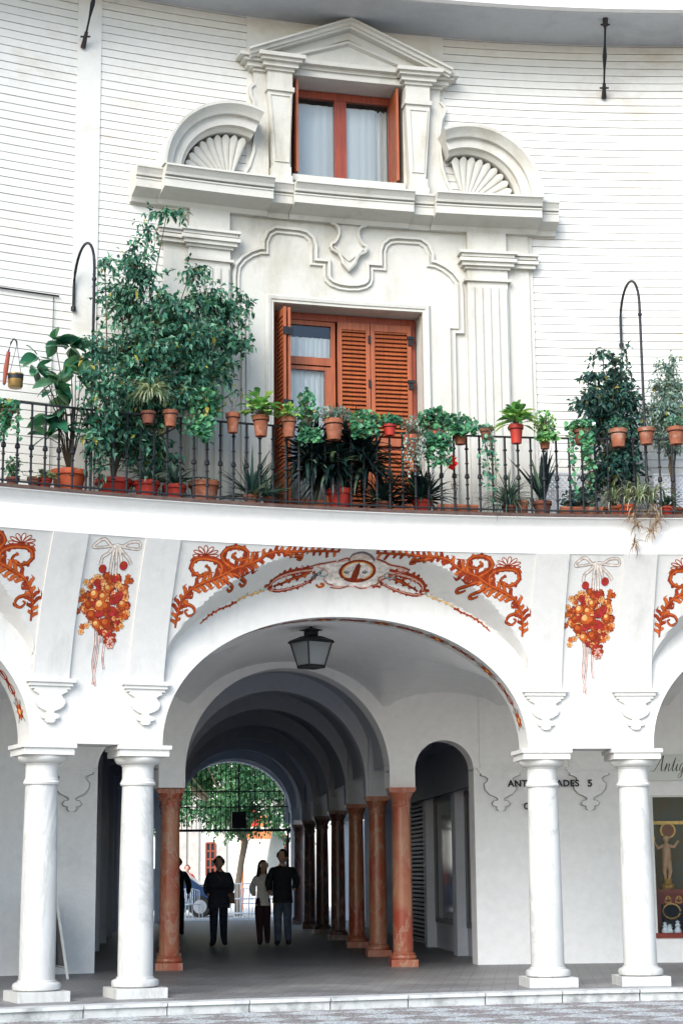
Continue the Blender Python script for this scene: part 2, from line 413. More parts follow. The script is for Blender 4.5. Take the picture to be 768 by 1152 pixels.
# ---- balcony slab
prof = [(RBAL - .045, ZB), (RBAL - .045, ZB - .045), (RBAL - .01, ZB - .055), (RBAL + .0, ZB - .075), (RBAL + .03, ZB - .10), (RBAL + .065, ZB - .15), (RBAL + .075, ZB - .185), (RBAL + .045, ZB - .19), (RBAL + .045, ZB - .205),
        (RBAL, ZB - .215), (RBAL, ZT), (RBAL + .04, ZT - .002), (18.10, ZT - .002), (18.9, ZT - .002), (18.9, ZB - .004), (18.0, ZB - .004)]
m = MB(); m.arcprofile(-.68, .19, prof, n=90); slab = m.build('balcony_slab', M['fascia'], BLD, smooth=True, angle=35)
m = MB(); m.arcprofile(-.68, .19, [(RBAL - .055, ZB + .006), (RBAL - .055, ZB - .032), (RBAL - .02, ZB - .036), (RBAL - .02, ZB - .002), (18.60, ZB - .002), (18.60, ZB + .006)], n=90)
m.build('balcony_tiles', M['tile'], slab)

# ---- upper wall with openings for the door and the window
DO = (-.3038, -.2000, ZB, 8.312)
WO = (-.2910, -.2113, 10.01, 11.345)
m = MB()
tb = sorted(set([-.68 + .02 * i for i in range(44)] + [DO[0], DO[1], WO[0], WO[1]])); zb = [4.9, ZB, 8.312, 10.01, 11.345, 12.2]
for i in range(len(tb) - 1):
    for j in range(len(zb) - 1):
        a, b, c, d = tb[i], tb[i + 1], zb[j], zb[j + 1]; mt, mz = (a + b) / 2, (c + d) / 2
        if any(o[0] < mt < o[1] and o[2] < mz < o[3] for o in (DO, WO)): continue
        m.add([P(a, RW + .03, c), P(b, RW + .03, c), P(b, RW + .03, d), P(a, RW + .03, d)], [(0, 1, 2, 3)])
m.build('upper_wall', M['groove'], BLD, smooth=True)
# horizontal boards
m = MB(); pitch = .1045; z = 10.745 - pitch * 50 - .005
BR = random.Random(3)
def board(t0, t1, z0, z1):
    q_ = t0; z1 += BR.uniform(-.0015, .0022); z0 += BR.uniform(-.002, .0012)
    if t1 - t0 < .002: return
    r0 = RW + .0; m.arcprofile(t0, t1, [(r0 + .008, z0), (RW + .033, z0), (RW + .033, z1), (r0 + .012, z1)], n=max(1, int((t1 - t0) / .02)))
while z < 12.1:
    z0, z1 = z + .0045, z + pitch - .0045
    for (a, b) in ((-.68, -.4395), (-.4235, TU - .1265), (TU + .1305, .19)):
        if z1 > 9.6: 
            if b < -.3 and a > -.43: board(a, TU - .0705, z0, z1)
            elif a > -.2: board(TU + .0705, b, z0, z1)
            else: board(a, b, z0, z1)
        else: board(a, b, z0, z1)
    z += pitch
m.build('wall_boards', M['siding'], BLD)
m = MB(); m.arcbox(-.4395, -.4235, RW - .006, RW + .035, ZB, 12.12)
m.arcbox(TU - .0705, TU - .0700 + .0307, RW + .0, RW + .04, 9.7, 12.12); m.arcbox(TU + .0404, TU + .0705, RW + .0, RW + .04, 9.7, 12.12)
m.arcbox(TU - .0393, TU + .0404, RW + .0, RW + .04, 11.346, 12.12)
m.arcbox(TU - .0393, TU + .0404, RW + .0, RW + .04, 9.6, 10.009)
m.build('wall_band', M['siding'], BLD)
m = MB(); m.tube([P(-.52 + .0055 * i, RW - .012, 8.10 - .0006 * i) for i in range(14)], .011); m.tube([P(-.452, RW - .01, 8.10), P(-.452, RW - .01, ZB)], .004)
m.build('wall_cable', M['iron'], BLD)

# ---- plain stucco surround, with the reveals of the door
def th(d): return TU + d
sur = MB(); f = lambda u, v, p: P(u, RW - p, v)
for a, b in ((th(-.1265), DO[0]), (DO[1], th(.1305))): sur.arcbox(a, b, RW - .012, RW + .028, ZB, 9.5)
sur.arcbox(DO[0], DO[1], RW - .012, RW + .028, 8.313, 9.5)
SUR = sur.build('stucco_surround', M['stone'], BLD)
def reveal(o, d, name):
    m = MB(); a, b, c, e = o
    m.arcbox(a - .004, a, RW - .01, RW + d, c, e); m.arcbox(b, b + .004, RW - .01, RW + d, c, e); m.arcbox(a - .004, b + .004, RW - .01, RW + d, e, e + .05)
    m.arcbox(a - .004, b + .004, RW - .01, RW + d, c - .05, c - .001)
    return m.build(name, M['stone'], BLD)
reveal(DO, .62, 'door_reveal'); reveal(WO, .55, 'window_reveal')
# architrave round the door
m = MB()
pr = [(0, -.01), (0, .035), (.03, .035), (.038, .05), (.075, .055), (.088, .04), (.10, .03), (.10, -.01)]
m.sweep([(DO[0] - .0001, ZB), (DO[0] - .0001, 8.315), (DO[0] / 2 + DO[1] / 2, 8.315), (DO[1] + .0001, 8.315), (DO[1] + .0001, ZB)], pr)
m.build('door_architrave', M['stone'], BLD)
# shaped ("eared") double moulding over the door
half = [(0, 8.53), (.0070, 8.54), (.0130, 8.575), (.0165, 8.63), (.0178, 8.70), (.0178, 8.83), (.0215, 8.83), (.0270, 8.83), (.0270, 9.08), (.0282, 9.15), (.0310, 9.195), (.0350, 9.21), (.0500, 9.21), (.0532, 9.17), (.0552, 9.08), (.0552, 8.92), (.0605, 8.915), (.0660, 8.87), (.0710, 8.80), (.0745, 8.71), (.0752, 8.60), (.0752, 8.15), (.0690, 8.15), (.0690, ZB)]
path = [(th(-a), z) for a, z in reversed(half[1:])] + [(th(a), z) for a, z in half]
m = MB()
m.sweep(path, [(.0, -.01), (.0, .022), (.010, .044), (.032, .044), (.040, .014), (.060, .014), (.064, .060), (.096, .060), (.105, .03), (.105, -.01)])
m.build('eared_moulding', M['stone'], BLD)
# cartouche (shield)
ol = [(0, 8.78), (.0022, 8.82), (.0050, 8.88), (.0060, 8.94), (.0078, 9.0), (.0122, 9.04), (.0136, 9.09), (.0130, 9.14), (.0105, 9.16), (.0090, 9.20), (.0076, 9.27), (.0078, 9.33), (.0095, 9.37), (.0130, 9.39), (.0130, 9.45)]
full = [(th(a), z) for a, z in ol] + [(th(-a), z) for a, z in reversed(ol[1:])]
m = MB(); m.plate(full, f, .05, -.01)
m.sweep([(t, z) for t, z in full], [(0, .045), (.0, .085), (.028, .095), (.040, .06), (.040, .045)], closed=True)
m.sweep([(th(-.0102), 9.10), (th(-.0040), 8.99), (th(0), 8.93), (th(.0040), 8.99), (th(.0102), 9.10)], [(-.012, .045), (-.012, .07), (.012, .07), (.012, .045)])
m.build('shield_ornament', M['stone'], BLD)
# pilasters
for sg in (-1, 1):
    def T(a): return th(sg * a)
    def ab(m, a0, a1, p, z0, z1): m.arcbox(min(T(a0), T(a1)), max(T(a0), T(a1)), RW - p, RW + .0, z0, z1)
    m = MB(); ab(m, .083, .1115, .09, ZB, 8.74)
    w = (.1115 - .083)
    for i in range(5):                           # raised fillets between the flutes
        a = .083 + w * (.10 + .2 * i); m.sweep([(T(a - .0), 5.6), (T(a), 8.66)], [(-.036, .085), (-.036, .107), (-.026, .112), (.026, .112), (.036, .107), (.036, .085)])
    ab(m, .1115, .1275, .035, ZB, 9.5)
    pil = m.build('fluted_pilaster', M['stone'], BLD)
    m = MB()
    for (z0, z1, p, e) in ((8.74, 8.775, .125, .0022), (8.775, 8.90, .095, .0), (8.90, 8.935, .125, .0018), (8.935, 8.985, .16, .004), (8.985, 9.03, .19, .0058), (9.03, 9.05, .15, .003), (9.05, 9.09, .17, .0045), (9.09, 9.125, .20, .006)):
        ab(m, .083 - e, .1115 + e, p, z0, z1)
        if z0 > 8.92: ab(m, .1115 + e, .1275 + e, p - .06, z0 + .002, z1 - .002)
    m.build('pilaster_capital', M['stone'], pil)
    m = MB(); ab(m, .0835, .111, .10, 9.125, 9.47); m.build('pilaster_block', M['stone'], pil)

# ---- cornice in five broken sections
m = MB()
def crown(a0, a1, p):
    e = .006
    a_, b_ = th(a0) - .0012 * p / .4, th(a1) + .0012 * p / .4
    m.arcprofile(a_, b_, [(RW + .02, 9.40), (RW - p * .22, 9.40), (RW - p * .26, 9.43), (RW - p * .30, 9.455), (RW - p * .86, 9.515), (RW - p * .90, 9.52), (RW - p * .90, 9.615), (RW - p * .93, 9.622), (RW - p * .93, 9.640),
        (RW - p * .86, 9.644), (RW - p * .86, 9.652), (RW - p * .98, 9.660), (RW - p * 1.0, 9.69), (RW - p * 1.06, 9.725), (RW - p * 1.10, 9.745), (RW - p * 1.14, 9.752), (RW - p * 1.14, 9.776), (RW + .02, 9.776)])
crown(-.0565, -.0435, .33); crown(.0435, .0565, .33); crown(-.0410, .0410, .42)
crown(-.132, -.059, .45); crown(.059, .132, .45)
crown(-.150, -.134, .30); crown(.134, .146, .30)
m.build('cornice', M['stone'], BLD)

# ---- broken segmental pediments with shells
for sg in (-1, 1):
    pv = th(sg * .0835); zc = 9.776
    def arc(r, a0, a1, n=26):
        out = []
        for i in range(n + 1):
            a = radians(a0 + (a1 - a0) * i / n); x = -cos(a) * r            # 0 = outer springing, 180 = inner
            out.append((pv - sg * (x / RW) * 1, zc + sin(a) * r))
        return out
    m = MB()
    pts = arc(.64, 0, 113)
    prf = [(0, -.02), (0, .20), (.035, .235), (.05, .24), (.055, .30), (.17, .31), (.175, .365), (.19, .375), (.23, .40), (.275, .455), (.31, .46), (.31, -.02)]
    m.sweep(pts, [(-sg * x, y) for x, y in prf])
    ped = m.build('broken_pediment', M['stone'], BLD, smooth=True, angle=25)
    # shell: corrugated fan
    m = MB(); nf = 10; ns = nf * 8; vs = []
    rr = [.06, .2, .36, .50, .60, .64]
    for i in range(ns + 1):
        a = radians(2 + 108 * i / ns); ph = (i / ns * nf) % 1.0; ridge = abs(sin(pi * ph))
        for j, r in enumerate(rr):
            dr = 0
            rad = r if j < 5 else .60 + .05 * ridge
            if j == 4: rad = .57 + .05 * ridge
            pq = .05 + .12 * (r / .6)**1.6 - .034 * (r / .6) * (1 - ridge**.45)
            if j == 5: pq = .0
            x = -cos(a) * rad
            vs.append(P(pv - sg * x / RW, RW - pq, zc + sin(a) * rad))
    k = len(rr); m.add(vs, [(i * k + j, (i + 1) * k + j, (i + 1) * k + j + 1, i * k + j + 1) for i in range(ns) for j in range(k - 1)])
    m.lathe([(.001, .0), (.07, 0), (.06, .05), (.03, .08), (.001, .085)], P(pv, RW - .02, zc), n=14, cap=False)
    m.build('shell_relief', M['stone'], ped, smooth=True, angle=50)

# ---- window surround: tapered pilasters, side scrolls and pediment
for sg in (-1, 1):
    def T(a): return th(sg * a)
    def ab(m, a0, a1, p, z0, z1): m.arcbox(min(T(a0), T(a1)), max(T(a0), T(a1)), RW - p, RW + .0, z0, z1)
    m = MB()
    ol = [(T(.0425), 10.05), (T(.0540), 10.05), (T(.0580), 11.06), (T(.0405), 11.06)]
    m.plate(ol, f, .17, -.01)
    ins = [(T(.0440), 10.13), (T(.0525), 10.13), (T(.0562), 11.0), (T(.0425), 11.0)]
    m.sweep(ins, [(0, .165), (0, .185), (.018, .185), (.018, .165)], closed=True)
    ab(m, .0410, .0560, .20, 9.776, 9.93); ab(m, .0418, .0552, .185, 9.93, 10.05)
    ab(m, .0395, .0590, .20, 11.06, 11.12); ab(m, .0405, .0580, .17, 11.12, 11.33)
    ol = [(T(.0560), 9.78), (T(.0800), 9.78), (T(.0745), 9.90), (T(.0700), 10.05), (T(.0668), 10.25), (T(.0655), 10.5), (T(.0655), 10.75), (T(.0668), 10.92), (T(.0690), 11.0), (T(.0695), 11.10), (T(.0665), 11.16), (T(.0668), 11.34), (T(.0560), 11.34)]
    m.plate(ol, f, .075, -.01)
    sc = ol[1:11]
    m.sweep([(a, b) for a, b in sc], [(-.018, .07), (-.018, .10), (.018, .10), (.018, .07)])
    wp = m.build('window_pilaster', M['stone'], BLD)
    m = MB()
    for (z0, z1, p, e) in ((11.33, 11.37, .20, .001), (11.37, 11.43, .24, .0035), (11.43, 11.47, .29, .0055), (11.47, 11.52, .33, .0075)):
        ab(m, .0405 - e, .0585 + e, p, z0, z1); ab(m, .0585 + e, .0665 + e * 1.6, p - .09, z0 + .003, z1 - .003)
    m.build('pilaster_capital', M['stone'], wp)
m = MB()
m.arcbox(th(-.0400), th(.0410), RW - .10, RW, 11.346, 11.47); m.arcbox(th(-.0400), th(.0410), RW - .13, RW, 11.43, 11.475); m.arcbox(th(-.034), th(.035), RW - .20, RW, 11.475, 11.53)
ms = MB(); ms.arcbox(th(-.0425), th(.0425), RW - .03, RW + .0, 9.776, 10.0); ms.arcbox(th(-.0395), th(.0405), RW - .09, RW + .4, 9.93, 10.008); ms.build('window_sill', M['stone'], BLD)
m.plate([(th(-.066), 11.50), (th(.066), 11.50), (th(0), 12.02)], f, .10, -.01)
lint = m.build('window_lintel', M['stone'], BLD)
m = MB()
apz, ez, ea = 12.115, 11.535, .0735
m.sweep([(th(-ea), ez), (th(0), apz), (th(ea), ez)], [(0, -.01), (0, .33), (-.025, .33), (-.035, .29), (-.07, .28), (-.075, .25), (-.10, .24), (-.105, .14), (-.20, .13), (-.205, .10), (-.205, -.01)])
m.sweep([(th(-.044), 11.57), (th(0), 11.86), (th(.044), 11.57)], [(0, -.01), (0, .17), (-.03, .17), (-.05, .12), (-.05, -.01)])
m.build('window_pediment', M['stone'], lint)

# ---- eave
m = MB()
m.arcprofile(-.68, .19, [(17.70, 12.125), (17.66, 12.15), (17.66, 12.32), (17.60, 12.34), (17.55, 12.42), (17.50, 12.62), (18.9, 12.62), (18.9, 12.125)], n=90)
ev = m.build('eave', M['fascia'], BLD, smooth=True, angle=30)
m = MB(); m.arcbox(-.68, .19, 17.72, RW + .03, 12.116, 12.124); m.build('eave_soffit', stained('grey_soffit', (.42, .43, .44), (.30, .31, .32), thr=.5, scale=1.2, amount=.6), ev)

# ---- upper window
RWI = RW + .30
def rail(m, a, b, z0, z1, r0, r1, mi=0): m.arcbox(a, b, r0, r1, z0, z1, mi, n=1)
w0, w1, wz0, wz1 = WO[0] + .0012, WO[1] - .0012, 10.02, 11.335
m = MB(); r0, r1 = RWI, RWI + .07
for a, b, c, d in ((w0, w0 + .005, wz0, wz1), (w1 - .005, w1, wz0, wz1), (w0 + .005, w1 - .005, wz1 - .10, wz1), (w0 + .005, w1 - .005, wz0, wz0 + .05), (th(-.0042), th(.0042), wz0 + .05, wz1 - .10)): rail(m, a, b, c, d, r0, r1)
WIN = m.build('window_frame', M['wood_red'], BLD)
gl = bpy.data.materials.new('window_glass'); gl.use_nodes = True; nt = gl.node_tree; nt.nodes.remove(nt.nodes['Principled BSDF'])
_t = N(nt, 'ShaderNodeBsdfTransparent'); _t.inputs['Color'].default_value = (.93, .96, .97, 1); _g = N(nt, 'ShaderNodeBsdfGlossy', Roughness=.03); _f = N(nt, 'ShaderNodeFresnel', IOR=1.5); _x = N(nt, 'ShaderNodeMixShader')
nt.links.new(_f.outputs[0], _x.inputs[0]); nt.links.new(_t.outputs[0], _x.inputs[1]); nt.links.new(_g.outputs[0], _x.inputs[2]); nt.links.new(_x.outputs[0], nt.nodes['Material Output'].inputs['Surface'])
M['glass'] = gl
m = MB()
for a, b in ((w0 + .005, th(-.0042)), (th(.0042), w1 - .005)): rail(m, a, b, wz0 + .05, wz1 - .10, r0 + .03, r0 + .036)
m.build('window_pane', M['glass'], WIN)
def curtain(t0, t1, z0, z1, r, name, parent, amp=.02, waves=16, holes=None):
    m = MB(); n = waves * 8; vs = []
    for i in range(n + 1):
        u = i / n; t = t0 + (t1 - t0) * u; q = r + amp * sin(u * waves * 2 * pi + 1.3 * sin(u * 9)) + amp * .5 * sin(u * waves * 3.7)
        vs += [P(t, q, z0), P(t, q, z1)]
    m.add(vs, [(2 * i, 2 * i + 2, 2 * i + 3, 2 * i + 1) for i in range(n)])
    return m.build(name, M['curtain'], parent, smooth=True, angle=80)
curtain(w0 + .003, th(.001), 10.03, 11.2, RWI + .12, 'window_curtain', WIN, .006, 5)
curtain(th(.001), th(.0262), 10.03, 11.2, RWI + .11, 'window_curtain', WIN, .006, 4)
curtain(th(.0235), w1 - .004, 10.03, 11.2, RWI + .16, 'window_curtain', WIN, .03, 5)
m = MB()
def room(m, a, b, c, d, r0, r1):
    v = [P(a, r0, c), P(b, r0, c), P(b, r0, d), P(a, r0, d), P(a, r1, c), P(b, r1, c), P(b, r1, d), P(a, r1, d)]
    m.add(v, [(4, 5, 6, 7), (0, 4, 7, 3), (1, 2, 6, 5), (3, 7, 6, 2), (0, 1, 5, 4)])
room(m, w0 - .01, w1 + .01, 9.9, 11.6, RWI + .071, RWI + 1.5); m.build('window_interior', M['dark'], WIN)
for tt in (-.2873, -.2158):                      # shutters standing open, square to the wall
    sg = 1 if tt < TU else -1
    m = MB(); m.arcbox(tt - .0008, tt + .0008, RW - .06, RWI - .01, 10.06, 11.32, n=1)
    for i in range(26): m.arcbox(tt - .0011 , tt + .0011, RW - .01, RWI - .06, 10.12 + i * .044, 10.14 + i * .044, n=1)
    m.build('window_shutter', M['wood'], BLD)

# ---- balcony door
DOOR_R = RW + .30
d0, d1, dz1 = DO[0] + .001, DO[1] - .001, 8.308
m = MB(); r0 = DOOR_R; r1 = r0 + .08
lt = th(-.0005)                                   # meeting stile between glazed leaf and shutters
rail(m, d0, d0 + .0045, ZB, dz1, r0, r1); rail(m, d1 - .0035, d1, ZB, dz1, r0, r1); rail(m, d0 + .0045, d1 - .0035, dz1 - .09, dz1, r0, r1)
DR = m.build('door_frame', M['wood_red'], BLD)
m = MB(); g0 = d0 + .0045; g1 = th(-.0048)
for a, b, c, d in ((g0, g0 + .0025, ZB + .02, 8.20), (g1 - .003, g1, ZB + .02, 8.20), (g0, g1, 8.16, 8.217), (g0, g1, 7.64, 7.74), (g0 + .0025, g1 - .003, ZB + .02, ZB + .35), (g1 - .0072, g1 - .0030, ZB + .35, 7.62), (g0 + .0025, g1 - .003, 7.575, 7.62)): rail(m, a, b, c, d, r0 + .015, r1 - .01)
leaf = m.build('glazed_door', M['wood'], BLD)
m = MB(); rail(m, g0 + .0025, g1 - .003, 7.74, 8.16, r0 + .04, r0 + .046); rail(m, g0 + .0025, g1 - .0072, ZB + .35, 7.575, r0 + .04, r0 + .046); m.build('door_pane', M['glass'], leaf)
curtain(g0, g1, 7.74, 8.02, r0 + .10, 'door_curtain', leaf, .010, 12); curtain(g0, g1, ZB + .1, 7.60, r0 + .12, 'door_curtain', leaf, .014, 10)
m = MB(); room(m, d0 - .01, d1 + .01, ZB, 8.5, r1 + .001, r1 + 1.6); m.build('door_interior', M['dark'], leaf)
# louvred shutters
def louvre(a, b, z0, z1, r, name, st=.0028):
    m = MB()
    for x0, x1, y0, y1 in ((a, a + st, z0, z1), (b - st, b, z0, z1), (a + st, b - st, z1 - .09, z1), (a + st, b - st, z0, z0 + .12), (a + st, b - st, 6.62, 6.72)): rail(m, x0, x1, y0, y1, r, r + .045)
    z = z0 + .14
    while z < z1 - .11:
        if not 6.57 < z < 6.74:
            v = []
            for q in (a + st, b - st): v += [P(q, r + .006, z), P(q, r + .040, z + .040), P(q, r + .036, z + .048), P(q, r + .002, z + .009)]
            m.add(v, [(0, 1, 5, 4), (1, 2, 6, 5), (2, 3, 7, 6), (3, 0, 4, 7), (0, 3, 2, 1), (4, 5, 6, 7)])
        z += .056
    m.arcbox(a + st, b - st, r + .055, r + .06, z0 + .1, z1 - .09, mi=1, n=1)
    return m.build(name, [M['wood'], M['wood_red']], BLD)
sh0 = th(-.0038); sh2 = d1 - .0035; sm_ = th(.0188)
for a, b in ((sh0, sm_ - .0003), (sm_ + .0003, sh2)):
    s = louvre(a, b, ZB + .05, 8.21, DOOR_R - .045, 'louvred_shutter')
    m = MB()
    for z in (8.0, 7.42, 6.75): m.arcbox(b - .0022 if b > th(.03) else b - .0012, b + .0012 if b > th(.03) else b + .0003, DOOR_R - .065, DOOR_R - .046, z - .05, z + .05, n=1)
    if b > th(.03):
        for z in (8.05, 7.47, 6.80): m.arcbox(b - .0030, b + .0022, DOOR_R - .075, DOOR_R - .05, z - .018, z + .018, n=1)
    m.build('hinge', M['iron'], s)
# folded shutter standing open on the left
for q, rr0, rr1 in ((d0 + .0055, RW - .12, DOOR_R - .02), (d0 + .0088, RW - .10, DOOR_R - .02)):
    m = MB(); wd = .0009
    m.arcbox(q - wd, q + wd, rr0, rr0 + .05, ZB + .05, 8.24, n=1); m.arcbox(q - wd, q + wd, rr1 - .05, rr1, ZB + .05, 8.24, n=1)
    m.arcbox(q - wd, q + wd, rr0 + .05, rr1 - .05, 8.14, 8.24, n=1); m.arcbox(q - wd, q + wd, rr0 + .05, rr1 - .05, ZB + .05, ZB + .2, n=1)
    z = ZB + .22
    while z < 8.12:
        m.arcbox(q - wd * .8, q + wd * .8, rr0 + .05, rr1 - .05, z, z + .035, n=1); z += .055
    s = m.build('folded_shutter', M['wood'], BLD)
    m = MB()
    for z in (7.93, 7.0): m.arcbox(q - .0014, q + .0026, rr0 - .012, rr0 + .0, z - .05, z + .05, n=1)
    m.build('hinge', M['iron'], s)
# ================================================================= GALLERY AND PASSAGE
UD = Vector((-.0956, .9954, 0)).normalized(); WD = Vector((UD.y, -UD.x, 0)); ORI = Vector((.8502, 26.72, 0))
def Q(u, w, z): return ORI + UD * u + WD * w + Vector((0, 0, z))
def qbox(m, u0, u1, w0, w1, z0, z1, mi=0):
    v = [Q(u, w, z) for u in (u0, u1) for w in (w0, w1) for z in (z0, z1)]
    m.add(v, [(0, 1, 3, 2), (4, 6, 7, 5), (0, 4, 5, 1), (2, 3, 7, 6), (0, 2, 6, 4), (1, 5, 7, 3)], mi)
HR = 2.565; WL = -3.39; WM = WL / 2; U_END = 24.3
UCOL = [0, 3.25, 6.65, 10.3, 14.1, 17.75, 21.4]

# ---- back wall of the gallery (curved) with three arches and the shop window
PT, SR, SL = -.2375, -.1378, -.3375
def bw_open(t):
    x = abs(t - PT) / .0647
    if x < 1: return 2.80 + 1.53 * sqrt(1 - x * x)
    for c in (SR, SL):
        x = abs(t - c) / .0188
        if x < 1: return 2.83 + .445 * sqrt(1 - x * x)
    if (PT + .0647 <= t <= SR - .0188) or (SL + .0188 <= t <= PT - .0647): return HR
    return 0
def cosr(c, h, n): return [c + h * sin(pi / 2 * (i / n - 1)) for i in range(2 * n + 1)]
ts = [-.66 + .02 * i for i in range(16) if -.66 + .02 * i < SL - .0188] + cosr(SL, .0188, 12) + cosr(PT, .0647, 24) + cosr(SR, .0188, 12) + [-.118, -.10, -.08, -.06, -.04, -.02, -.0072, .01, .03, .05, .07, .085, .10, .12, .14, .16, .18]
ts = sorted(set(round(t, 6) for t in ts))
m = MB(); T = .42
for i in range(len(ts) - 1):
    a, b = ts[i], ts[i + 1]; mid = (a + b) / 2
    za, zb_ = bw_open(a + 1e-5 if bw_open(mid) else a), bw_open(b - 1e-5)
    if bw_open(mid) == 0: za = zb_ = 0
    elif bw_open(mid) == HR: za = zb_ = HR
    else:
        za, zb_ = max(za, 2.8), max(zb_, 2.8)
    segs = [(za, zb_, 5.2, 5.2)]
    if -.0072 < mid < .085: segs = [(0, 0, .353, .353), (2.441, 2.441, 5.2, 5.2)]
    for p, q, s_, t_ in segs:
        m.add([P(a, RK, p), P(b, RK, q), P(b, RK, t_), P(a, RK, s_)], [(0, 1, 2, 3)])
        m.add([P(a, RK + T, p), P(b, RK + T, q), P(b, RK + T, t_), P(a, RK + T, s_)], [(0, 1, 2, 3)])
        if p > 0: m.add([P(a, RK, p), P(b, RK, q), P(b, RK + T, q), P(a, RK + T, p)], [(0, 1, 2, 3)])
for t, z1, z0 in ((SL - .0188, 2.83, 0), (SR + .0188, 2.83, 0), (SL + .0188, 2.83, HR), (SR - .0188, 2.83, HR), (PT - .0647, 2.80, HR), (PT + .0647, 2.80, HR)):
    m.add([P(t, RK, z0), P(t, RK + T, z0), P(t, RK + T, z1), P(t, RK, z1)], [(0, 1, 2, 3)])
m.build('gallery_wall', M['plaster'], BLD, smooth=True, angle=20)

# ribs and flat corbels on the back wall
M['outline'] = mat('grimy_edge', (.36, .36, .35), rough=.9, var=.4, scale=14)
for c in (-.1022, -.0451, SL - .0345, SL - .0345 - .0571, .13):
    m = MB(); m.arcbox(c - .0128, c + .0128, RK - .03, RK + .001, 2.86, 4.4)
    for z0, z1, p, e in ((2.83, 2.86, .075, .0022), (2.80, 2.83, .055, .0010), (2.775, 2.80, .035, 0)): m.arcbox(c - .0128 - e, c + .0128 + e, RK - p, RK + .001, z0, z1)
    half = [(.0122, 2.775), (.0128, 2.75), (.0098, 2.73), (.0080, 2.70), (.0086, 2.66), (.0105, 2.62), (.0100, 2.54), (.0075, 2.47), (.0030, 2.42), (.0020, 2.40), (.0022, 2.38), (.0045, 2.37), (.0058, 2.33), (.0050, 2.30), (.0026, 2.285), (.0028, 2.25), (.0016, 2.225)]
    m.plate([(c + a, z) for a, z in half] + [(c - a, z) for a, z in reversed(half)], lambda u, v, p: P(u, RK - p, v), .045, -.002)
    wc_ = m.build('wall_corbel', M['plaster'], BLD)
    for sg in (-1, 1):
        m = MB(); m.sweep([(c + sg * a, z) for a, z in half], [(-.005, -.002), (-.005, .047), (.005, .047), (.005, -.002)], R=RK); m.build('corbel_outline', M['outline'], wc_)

# ---- vaulted ceiling of the gallery
def ceil_z(th_, t):
    x = th_
    k = round((x - TC) / PER)
    c0 = TC + k * PER; c1 = PT if k == 0 else c0; h1 = .0700 if k == 0 else .07
    c = c0 + (c1 - c0) * t; h = (ARW + .003) + (h1 - ARW) * t
    q = abs(x - c) / h
    ap = 4.42
    main = 2.9 + (ap - 2.9) * sqrt(max(0, 1 - q**2.2)) if q < 1 else 0
    side = 0
    for cc in (c1 - .1000, c1 + .1000):
        q = abs(x - cc) / .036; hh = 3.70 + .29 * sqrt(max(0, 1 - q * q)) if q < 1 else 0
        side = max(side, hh + (1 - t) * .9 if hh else 0)
    base = 3.42 + .30 * t + .62 * sin(pi * min(1, t * .97 + .02))**.7
    return max(main, min(side, 4.35) if t > .35 else 0, base)
m = MB(); nt_, nr = 200, 26; vs = []
for i in range(nt_ + 1):
    t = -.64 + .82 * i / nt_
    for j in range(nr + 1):
        u = j / nr; vs.append(P(t, RB2 + (RK - RB2) * u, ceil_z(t, u)))
m.add(vs, [(i * (nr + 1) + j, (i + 1) * (nr + 1) + j, (i + 1) * (nr + 1) + j + 1, i * (nr + 1) + j + 1) for i in range(nt_) for j in range(nr)])
m.build('vaulted_ceiling', M['ceiling'], BLD, smooth=True, angle=60)
m = MB(); m.arcbox(-.66, .2, RB2 + .003, 25.5, 5.21, 5.30); m.build('upper_floor', M['groove'], BLD)
# close the gallery ends so that no sky shows
m = MB()
for t in (-.645, .178): m.arcbox(t - .01, t, RB2, RK + .3, 0, 5.2)
m.build('gallery_end_wall', M['plaster'], BLD)

# ---- red marble columns of the passage
def red_column(u, w, mt):
    c = Q(u, w, 0); m = MB(); rot = Matrix.Rotation(atan2(-UD.x, UD.y), 3, 'Z')
    m.lathe([(.143, .20), (.147, .24), (.145, .8), (.142, 1.4), (.134, 2.0), (.130, 2.27), (.130, 2.29)], c, n=28)
    s = m.build('marble_column', mt, BLD, smooth=True)
    m = MB(); m.box(c + Vector((0, 0, .05)), (.39, .39, .10), rot); m.lathe([(.18, .10), (.192, .115), (.196, .135), (.188, .155), (.172, .16), (.172, .17), (.178, .18), (.165, .195), (.148, .2)], c, n=28)
    m.build('column_base', mt, s, smooth=True)
    m = MB(); m.lathe([(.13, 2.28), (.146, 2.285), (.148, 2.31), (.135, 2.32), (.135, 2.39), (.15, 2.41), (.165, 2.45), (.185, 2.49), (.185, 2.50)], c, n=28); m.box(c + Vector((0, 0, 2.51)), (.37, .37, .03), rot); m.box(c + Vector((0, 0, 2.545)), (.40, .40, .04), rot)
    m.build('column_capital', mt, s, smooth=True)
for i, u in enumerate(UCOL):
    for w in (0, WL): red_column(u + (.10 if i == 0 and w == 0 else .02), w, M['marble_red'] if (i < 2 or (i == 2 and w == 0)) else M['marble_dark'])

